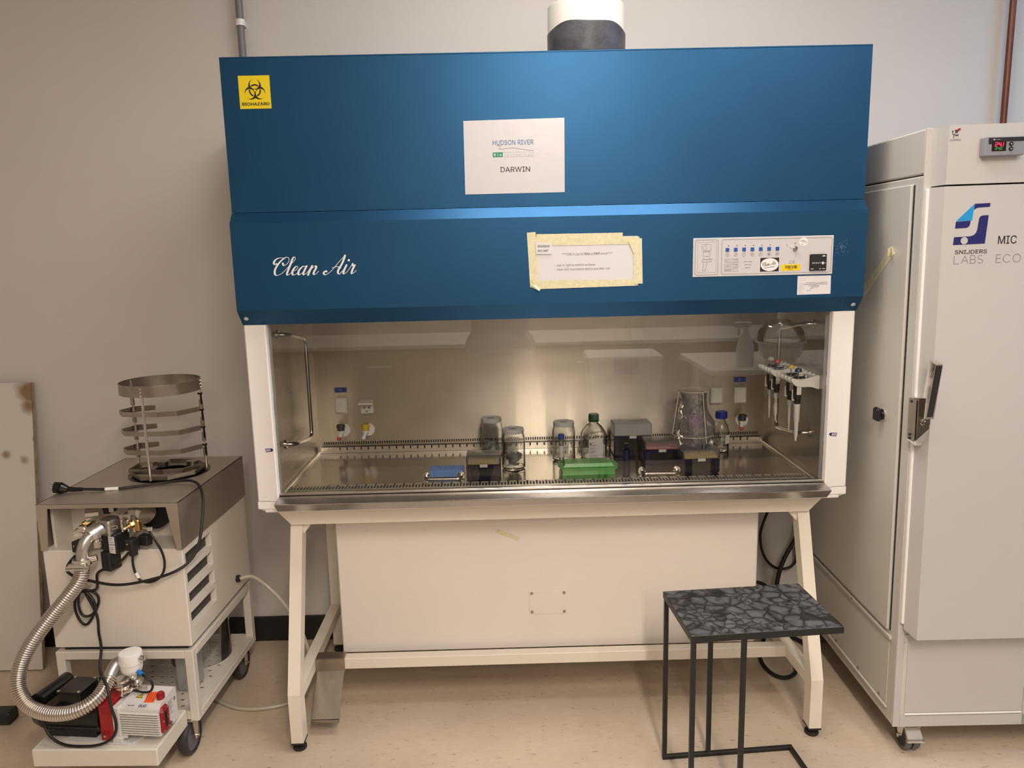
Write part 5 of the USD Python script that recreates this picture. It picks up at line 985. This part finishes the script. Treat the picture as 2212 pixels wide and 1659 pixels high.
part(sc_, 'red_digits', front(so.unary_union([seg7('2', .1340, 1.7795, .0052, .0085, .0008), seg7('4', .1430, 1.7795, .0052, .0085, .0008), circ(.1502, 1.7795, .0009), seg7('1', .1490, 1.7795, .0052, .0085, .0008)]), -.0813, .0003), M['led_red'], 'red digits reading 24.1', smooth=False)
part(sc_, 'green_digits', front(so.unary_union([seg7('2', .1350, 1.7710, .0036, .0052, .0005), seg7('4', .1415, 1.7710, .0036, .0052, .0005), circ(.1465, 1.7710, .0006), seg7('0', .1475, 1.7710, .0036, .0052, .0005)]), -.0813, .0003), M['led_green'], 'green digits below', smooth=False)
part(i_, 'display_logo', cat(front(sg.Point(.1305, 1.7960).buffer(.0016).union(sg.box(.1285, 1.7950, .1340, 1.7970)), -.0809, .0003), front(sg.box(.136, 1.7956, .147, 1.7964), -.0809, .0003)), M['pale_ink'], smooth=False)
for z in (1.7840, 1.7720):
    q = part(i_, 'button', cyl((.1745, -.080, z), (.1745, -.0825, z), .0052, 20), M['black'])
    part(q, 'button_symbol', front(sg.Polygon([(.1725, z+.0012), (.1765, z+.0012), (.1745, z-.0018)]) if z > 1.78 else sg.box(.1720, z-.0005, .1770, z+.0005), -.0826, .0003), M['white_ink'], smooth=False)
part(i_, 'asset_number', letters('CLM004', .0325, 1.7990, .0052, -.0552, width=.0275), M['grey_ink'], smooth=False)
# logo on the door
def LX(X): return .0637+(1850+X/4.147-2085)*(.0834/70)
def LZ(Y): return 1.6346-(240+Y/4.147-445)*(.0998/84)
LP = lambda pts: sg.Polygon([(LX(a)+0, LZ(b)+0) for a, b in pts])
nv = so.unary_union([LP([(1128, 836), (1268, 832), (1265, 866), (1160, 870), (1138, 878), (1124, 892)]), LP([(968, 990), (1100, 985), (1097, 1015), (1090, 1035), (1070, 1048), (964, 1052)]),
    LP([(1210, 942), (1260, 940), (1243, 1195), (955, 1200), (960, 1130), (1105, 1126), (1140, 1115), (1160, 1090), (1167, 1060), (1177, 965), (1190, 946)])]).difference(circ(LX(1055), LZ(1163), .0096, 32))
dy = -.0552
part(dr, 'logo_navy', front(nv, dy, .0004), M['navy_ink'], 'navy logo shape', smooth=False)
part(dr, 'logo_cyan', front(LP([(970, 985), (1125, 838), (1113, 984)]), dy, .0004), M['cyan_ink'], 'cyan logo corner', smooth=False)
part(dr, 'maker_lettering', letters('SNIJDERS', .0635, 1.5105, .0100, dy, width=.0835), M['ink'], smooth=False)
def thin(strokes, x, z, h, w=.0007): return so.unary_union([sg.LineString([(x+a*h, z+b*h) for a, b in s_]).buffer(w) for s_ in strokes])
arc_ = lambda cx, cy, rx, ry, a, b: [(cx+rx*math.cos(math.radians(t)), cy+ry*math.sin(math.radians(t))) for t in np.linspace(a, b, 18)]
GL = {'L': [[(0, 1), (0, 0), (.6, 0)]], 'A': [[(0, 0), (.45, 1), (.9, 0)], [(.17, .36), (.73, .36)]], 'B': [[(0, 0), (0, 1), (.35, 1)]+arc_(.35, .75, .25, .25, 90, -90)+[(0, .5)], [(.35, .5)]+arc_(.38, .25, .29, .25, 90, -90)+[(0, 0)]], 'S': [arc_(.33, .745, .29, .255, 40, 270)+arc_(.33, .245, .32, .245, 90, -150)],
      'E': [[(.6, 1), (0, 1), (0, 0), (.6, 0)], [(0, .52), (.52, .52)]], 'C': [arc_(.48, .5, .48, .5, 45, 315)], 'O': [arc_(.5, .5, .5, .5, 0, 360)]}
LBS = so.unary_union([thin(GL[ch], .0635+o, 1.4850, .0205) for ch, o in zip('LABS', (0, .0185, .0425, .0620))])
part(dr, 'thin_lettering', front(LBS, dy, .0003), M['grey_ink'], smooth=False)
part(dr, 'model_lettering', letters('MIC', .1730, 1.5335, .0205, dy, bold=False, width=.0480), M['ink'], smooth=False)
ECO = so.unary_union([thin(GL[ch], .1735+o, 1.4850, .0205) for ch, o in zip('ECO', (0, .0185, .0435))])
part(dr, 'model_thin_lettering', front(ECO, dy, .0003), M['grey_ink'], smooth=False)
for x, y in ((.070, .045), (IW-.07, .045), (.07, ID-.07), (IW-.07, ID-.07)):
    q = part(i_, 'castor', cat([moved(rot(lathe([(.030, -.008), (.038, -.010), (.0405, -.006), (.0405, .006), (.038, .010), (.030, .008)], 32), math.pi/2, [0, 1, 0]), (x+d, y, .0408)) for d in (-.0125, .0125)]), M['grey_rubber'], 'grey twin wheel')
    part(q, 'hub', moved(rot(lathe([(0, -.022), (.031, -.022), (.031, .022), (0, .022)], 24), math.pi/2, [0, 1, 0]), (x, y, .0408)), M['rubber'])
    part(q, 'fork', cat(box(x-.030, x+.030, y-.03, y+.03, .092, .10, .002), hull([(x-.0245+dx, Y, Z) for dx in (0, .003) for Y, Z in ((y-.012, .045), (y+.012, .045), (y-.028, .094), (y+.028, .094))]), hull([(x+.0225+dx, Y, Z) for dx in (0, .003) for Y, Z in ((y-.012, .045), (y+.012, .045), (y-.028, .094), (y+.028, .094))]), cyl((x-.03, y, .0408), (x+.03, y, .0408), .006, 12)), M['steel_bright'])
    if y < .3: part(q, 'brake_lever', cat(hull([(x+a, b, c_) for a in (-.022, .022) for b, c_ in ((y-.036, .066), (y-.050, .060), (y-.046, .052), (y-.030, .082), (y-.02, .086))]), box(x-.026, x+.026, y-.056, y-.044, .050, .055, .001)), M['steel_bright'])
q = thing('flower_magnet', 'tiny red flower decoration at the top corner of the climate chamber', 'decoration', IC, (0, -.59, -1.51))
part(q, 'stem', front(so.unary_union([sg.LineString([(.0420, 1.8060), (.0425, 1.8130), (.0465, 1.8200)]).buffer(.0005), sg.LineString([(.0425, 1.8130), (.0390, 1.8170), (.0385, 1.8225)]).buffer(.0005), sg.LineString([(.0460, 1.8125), (.0520, 1.8125)]).buffer(.0006), circ(.0472, 1.8128, .0018, 8), circ(.0520, 1.8132, .0018, 8)]), -.0552, .0008), M['ink'], smooth=False)
part(q, 'leaf', front(so.unary_union([sg.Polygon([(.0440, 1.8265), (.0475, 1.8255), (.0520, 1.8215), (.0495, 1.8185), (.0465, 1.8205), (.0445, 1.8235)]), circ(.0385, 1.8232, .0016, 10)]), -.0552, .0012), M['tap_green'], smooth=False)
part(q, 'petal', front(sg.Polygon([(.0475, 1.8262), (.0560, 1.8305), (.0590, 1.8270), (.0510, 1.8222)]), -.0552, .0016), M['red'], smooth=False)
q = thing('masking_tape', 'long diagonal strip of masking tape on the side of the climate chamber', 'tape', IC, (0, -.59, -1.51))
part(q, 'strip', extr(sg.Polygon([(.124, 1.512), (.142, 1.534), (.40, 1.350), (.39, 1.322)]), -.0102, -.0092, 'x'), M['tape'], smooth=False)
part(q, 'loose_end', hull([(-.010, .142, 1.534), (-.010, .150, 1.514), (-.030, .118, 1.506), (-.026, .128, 1.528), (-.012, .14, 1.51)]), M['tape'], smooth=False)

# ------------------------------------------------------------------ small side table
tb_ = thing('side_table', 'small black side table with marbled grey top in front of the cabinet', 'table', (.4546, 2.1256, 0), (0, 0, 4.0))
part(tb_, 'tabletop', box(0, .413, -.268, 0, .531, .5445, .0008), M['slate'], 'marbled grey and black top', smooth=False)
part(tb_, 'edge_frame', tm(mf(box(-.001, .414, -.269, .001, .524, .5435, .001))-mf(box(.0005, .4125, -.2675, -.0005, .5305, .55))), M['black_metal'], smooth=False)
s_ = .0125
for x in (.001, .138):
    for y in (-.0135, -.2675): part(tb_, 'leg', box(x, x+s_, y, y+s_, s_, .524, .0008), M['black_metal'])
for y in (-.0135, -.2675): part(tb_, 'base_rail', box(.001, .412, y, y+s_, 0, s_, .0008), M['black_metal'])
for x in (.3995, ): part(tb_, 'base_rail', box(x, x+s_, -.255, -.0135, 0, s_, .0008), M['black_metal'])

# ------------------------------------------------------------------ black mains cables behind the stand
for lab, P_, r_ in (('thin black cable hanging in a wide loop behind the right cabinet leg', [(1.05, 2.885, .62), (1.0285, 2.885, .518), (1.0005, 2.885, .423), (1.0065, 2.885, .355), (1.046, 2.885, .286), (1.093, 2.885, .267), (1.134, 2.885, .282), (1.143, 2.888, .36)], .0052),
                    ('thick black cable crossing behind the right cabinet leg down to the floor', [(1.140, 2.862, .56), (1.132, 2.86, .41), (1.0994, 2.86, .343), (1.0744, 2.86, .276), (1.0638, 2.86, .214), (1.058, 2.86, .12), (1.075, 2.85, .03), (1.1195, 2.8042, .011), (1.1451, 2.7522, .011), (1.13, 2.69, .011)], .0085),
                    ('black cable lying on the floor between stand and climate chamber', [(.86, 2.885, .235), (.93, 2.885, .228), (.987, 2.885, .2148), (1.025, 2.885, .200), (1.040, 2.878, .11), (1.005, 2.81, .02), (.955, 2.71, .009), (.938, 2.5951, .009), (.9747, 2.5309, .009), (1.0237, 2.5498, .009), (1.055, 2.63, .009)], .0070)):
    solo('mains_cable', tube(P_, r_, 10, 100), M['cable'], lab, 'cable')

# ------------------------------------------------------------------ the other side of the room, seen mirrored in the glass
b_ = thing('lab_bench', 'white-topped laboratory bench behind the viewer', 'bench', (.6, -1.17, 0))
part(b_, 'worktop', box(-2.6, 2.6, -.4, .4, .87, .90, .004), M['bench_top'])
for i in range(7): 
    q = part(b_, 'drawer', box(-2.58+i*.74, -1.86+i*.74, .34, .38, .12, .86, .004), M['wood'] if i % 3 else M['drawer']); part(q, 'handle', box(-2.30+i*.74, -2.14+i*.74, .38, .40, .74, .755, .003), M['light_grey'])
part(b_, 'carcass', box(-2.58, 2.58, -.4, .335, .0, .868), M['drawer'])
b_ = thing('work_table', 'white work table standing right behind the viewer', 'table', (1.75, .25, 0))
part(b_, 'worktop', box(-.65, .7, -.35, .35, .86, .89, .004), M['bench_top'])
for x in (-.6, .65):
    for y in (-.3, .3): part(b_, 'leg', box(x-.02, x+.02, y-.02, y+.02, 0, .86, .002), M['drawer'])
b_ = thing('storage_box', 'clear plastic storage box with purple clips on a stool beside the viewer', 'box', (.70, .13, .56))
part(b_, 'body', tm(mf(hull([(x, y, .34) for x in (-.21, .21) for y in (-.15, .15)]+[(x, y, 0) for x in (-.185, .185) for y in (-.13, .13)]))-mf(hull([(x, y, .35) for x in (-.205, .205) for y in (-.145, .145)]+[(x, y, .006) for x in (-.18, .18) for y in (-.125, .125)]))), M['box_plastic'], smooth=False)
part(b_, 'lid', box(-.215, .215, -.155, .155, .341, .375, .008), M['box_plastic'])
for s__ in (-1, 1): part(b_, 'clip', box(-.07, .07, s__*.150, s__*.165, .27, .36, .004), M['purple'])
part(b_, 'paper_label', box(-.05, .05, .1415, .1435, .20, .26), M['paper'])
b_ = thing('stool', 'low stool carrying the storage box', 'stool', (.70, .13, 0))
part(b_, 'seat', cyl((0, 0, .52), (0, 0, .559), .17, 32), M['black'])
for i in range(4): a = math.pi/4+i*math.pi/2; part(b_, 'leg', cyl((.19*math.cos(a), .19*math.sin(a), 0), (.12*math.cos(a), .12*math.sin(a), .52), .012, 12), M['steel_dark'])
b_ = thing('spray_bottle', 'white spray bottle on the work table', 'bottle', (1.32, .48, .8905))
part(b_, 'bottle', lathe([(0, 0), (.045, 0), (.047, .005), (.047, .11), (.030, .16), (.015, .19), (.014, .21), (0, .21)], 32), M['white_plastic']); part(b_, 'trigger', cat(box(-.06, .03, -.011, .011, .215, .245, .006), box(-.045, -.032, -.006, .006, .17, .22, .003)), M['white_plastic'])
b_ = thing('desiccator', 'round glass desiccator on the work table', 'desiccator', (1.52, .46, .8905))
part(b_, 'bowl', lathe([(0, 0), (.06, 0), (.11, .06), (.12, .12), (.135, .125), (.135, .135), (0, .135)], 40), M['white_plastic']); part(b_, 'dome', lathe([(.132, .136), (.118, .19), (.08, .235), (.03, .255), (0, .258), (0, .254), (.03, .251), (.077, .231), (.114, .187), (.128, .136)], 40), M['acrylic'], smooth=40); part(b_, 'knob', cyl((0, 0, .256), (0, 0, .285), .02, 20), M['white_plastic'])

# the photographer, standing behind the camera with both hands up to the phone
def body(bones, edge=.022, smooth=14):
    m = m3.Manifold()
    for a, ra, b, rb in bones:
        sa_, sb_ = trimesh.creation.icosphere(2, ra), trimesh.creation.icosphere(2, rb)
        m = m+m3.Manifold.hull_points(np.vstack([sa_.vertices+a, sb_.vertices+b]).astype(np.float64))
    t = tm(m.refine_to_length(edge)); t = trimesh.Trimesh(t.vertices, t.faces, process=True)
    trimesh.smoothing.filter_taubin(t, iterations=smooth); return t
V = lambda *a: np.array(a, float)
hip, wst, chs, nck, hd_ = V(0, 0, .93), V(0, .0, 1.10), V(0, .0, 1.34), V(0, .01, 1.50), V(0, .035, 1.62)
def limbs(extra=0.):
    B = []
    for s__ in (-1, 1):
        sh, el, wr = V(.185*s__, 0, 1.42), V(.235*s__, .10, 1.17), V(.085*s__, .235, 1.36)
        B += [(sh, .052+extra, el, .042+extra), (el, .042+extra, wr, .030+extra)]
    return B
def torso(e=0.):
    return [(V(-.10, 0, .94), .095+e, V(.10, 0, .94), .095+e), (V(-.09, 0, .94), .09+e, V(-.08, 0, 1.12), .085+e), (V(.09, 0, .94), .09+e, V(.08, 0, 1.12), .085+e), (V(-.08, 0, 1.12), .085+e, V(-.11, 0, 1.34), .095+e), (V(.08, 0, 1.12), .085+e, V(.11, 0, 1.34), .095+e), (V(-.11, 0, 1.34), .095+e, V(.11, 0, 1.34), .095+e), (V(-.08, 0, 1.12), .085+e, V(.08, 0, 1.12), .085+e), (V(-.185, 0, 1.41), .05+e, V(.185, 0, 1.41), .05+e)]
def legs(e=0.):
    B = []
    for s__ in (-1, 1):
        h_, k__, a__ = V(.10*s__, 0, .90), V(.115*s__, .02, .49), V(.12*s__, -.01, .09)
        B += [(h_, .088+e, k__, .058+e), (k__, .057+e, a__, .040+e)]
    return B
pz = [(nck+V(0, 0, -.07), .055, nck+V(0, .01, .04), .050), (hd_+V(0, -.01, .02), .085, hd_+V(0, .01, -.055), .055), (hd_+V(0, .02, -.05), .05, hd_+V(0, .03, -.075), .038), (hd_+V(0, .078, -.005), .012, hd_+V(0, .094, -.028), .011)]
for s__ in (-1, 1):
    pz += [(hd_+V(.078*s__, 0, -.01), .014, hd_+V(.08*s__, -.01, .015), .016)]
    wr = V(.085*s__, .235, 1.36); pm_ = wr+V(-.010*s__, .035, .055)
    pz += [(wr, .028, pm_, .030), (pm_, .030, pm_+V(-.004*s__, .01, .035), .026)]
    for i in range(4):
        b0 = pm_+V(-.004*s__+(i-1.5)*.016, .022, .045); b1 = b0+V(-.012*s__, .018, .028-.003*abs(i-1.3)); b2 = b1+V(-.026*s__, -.004, .012)
        pz += [(b0, .0095, b1, .0088), (b1, .0088, b2, .008)]
    t0 = pm_+V(-.026*s__, .0, .01); pz += [(t0, .012, t0+V(-.020*s__, .002, .030), .0095), (t0+V(-.020*s__, .002, .030), .0095, t0+V(-.022*s__, .004, .054), .0085)]
ps = thing('person', 'person in a white shirt and dark trousers photographing the cabinet, seen only in the glass', 'person', (-.02, -.42, 0))
part(ps, 'body', body(pz+limbs()+torso()+legs(), .016, 8), M['skin'], smooth=True)
part(ps, 'shirt', body([b__ for b__ in torso(.018)]+limbs(.012)+[(V(-.12, 0, .93), .112, V(.12, 0, .93), .112)], .03, 10), M['coat'], 'loose white shirt', smooth=True)
part(ps, 'trousers', body([(V(-.085, 0, .90), .105, V(.085, 0, .90), .105)]+legs(.014), .03, 8), M['trousers'], 'dark trousers', smooth=True)
for s__ in (-1, 1): part(ps, 'shoe', body([(V(.12*s__, -.04, .045), .044, V(.13*s__, .13, .040), .038)], .02, 4).slice_plane([0, 0, .002], [0, 0, 1], cap=False), M['black'], smooth=True)
part(ps, 'hair', body([(hd_+V(0, -.02, .035), .088, hd_+V(0, -.03, -.01), .082)], .02, 6), M['rubber'], smooth=True)
part(ps, 'eye', cat([trimesh.creation.icosphere(1, .010).apply_translation(hd_+V(.032*s__, .072, .008)) for s__ in (-1, 1)]), M['white_plastic'], kind='stuff')
part(ps, 'mouth', box(-.022, .022, .075, .082, hd_[2]-.062, hd_[2]-.056, .002), M['dark_red'])
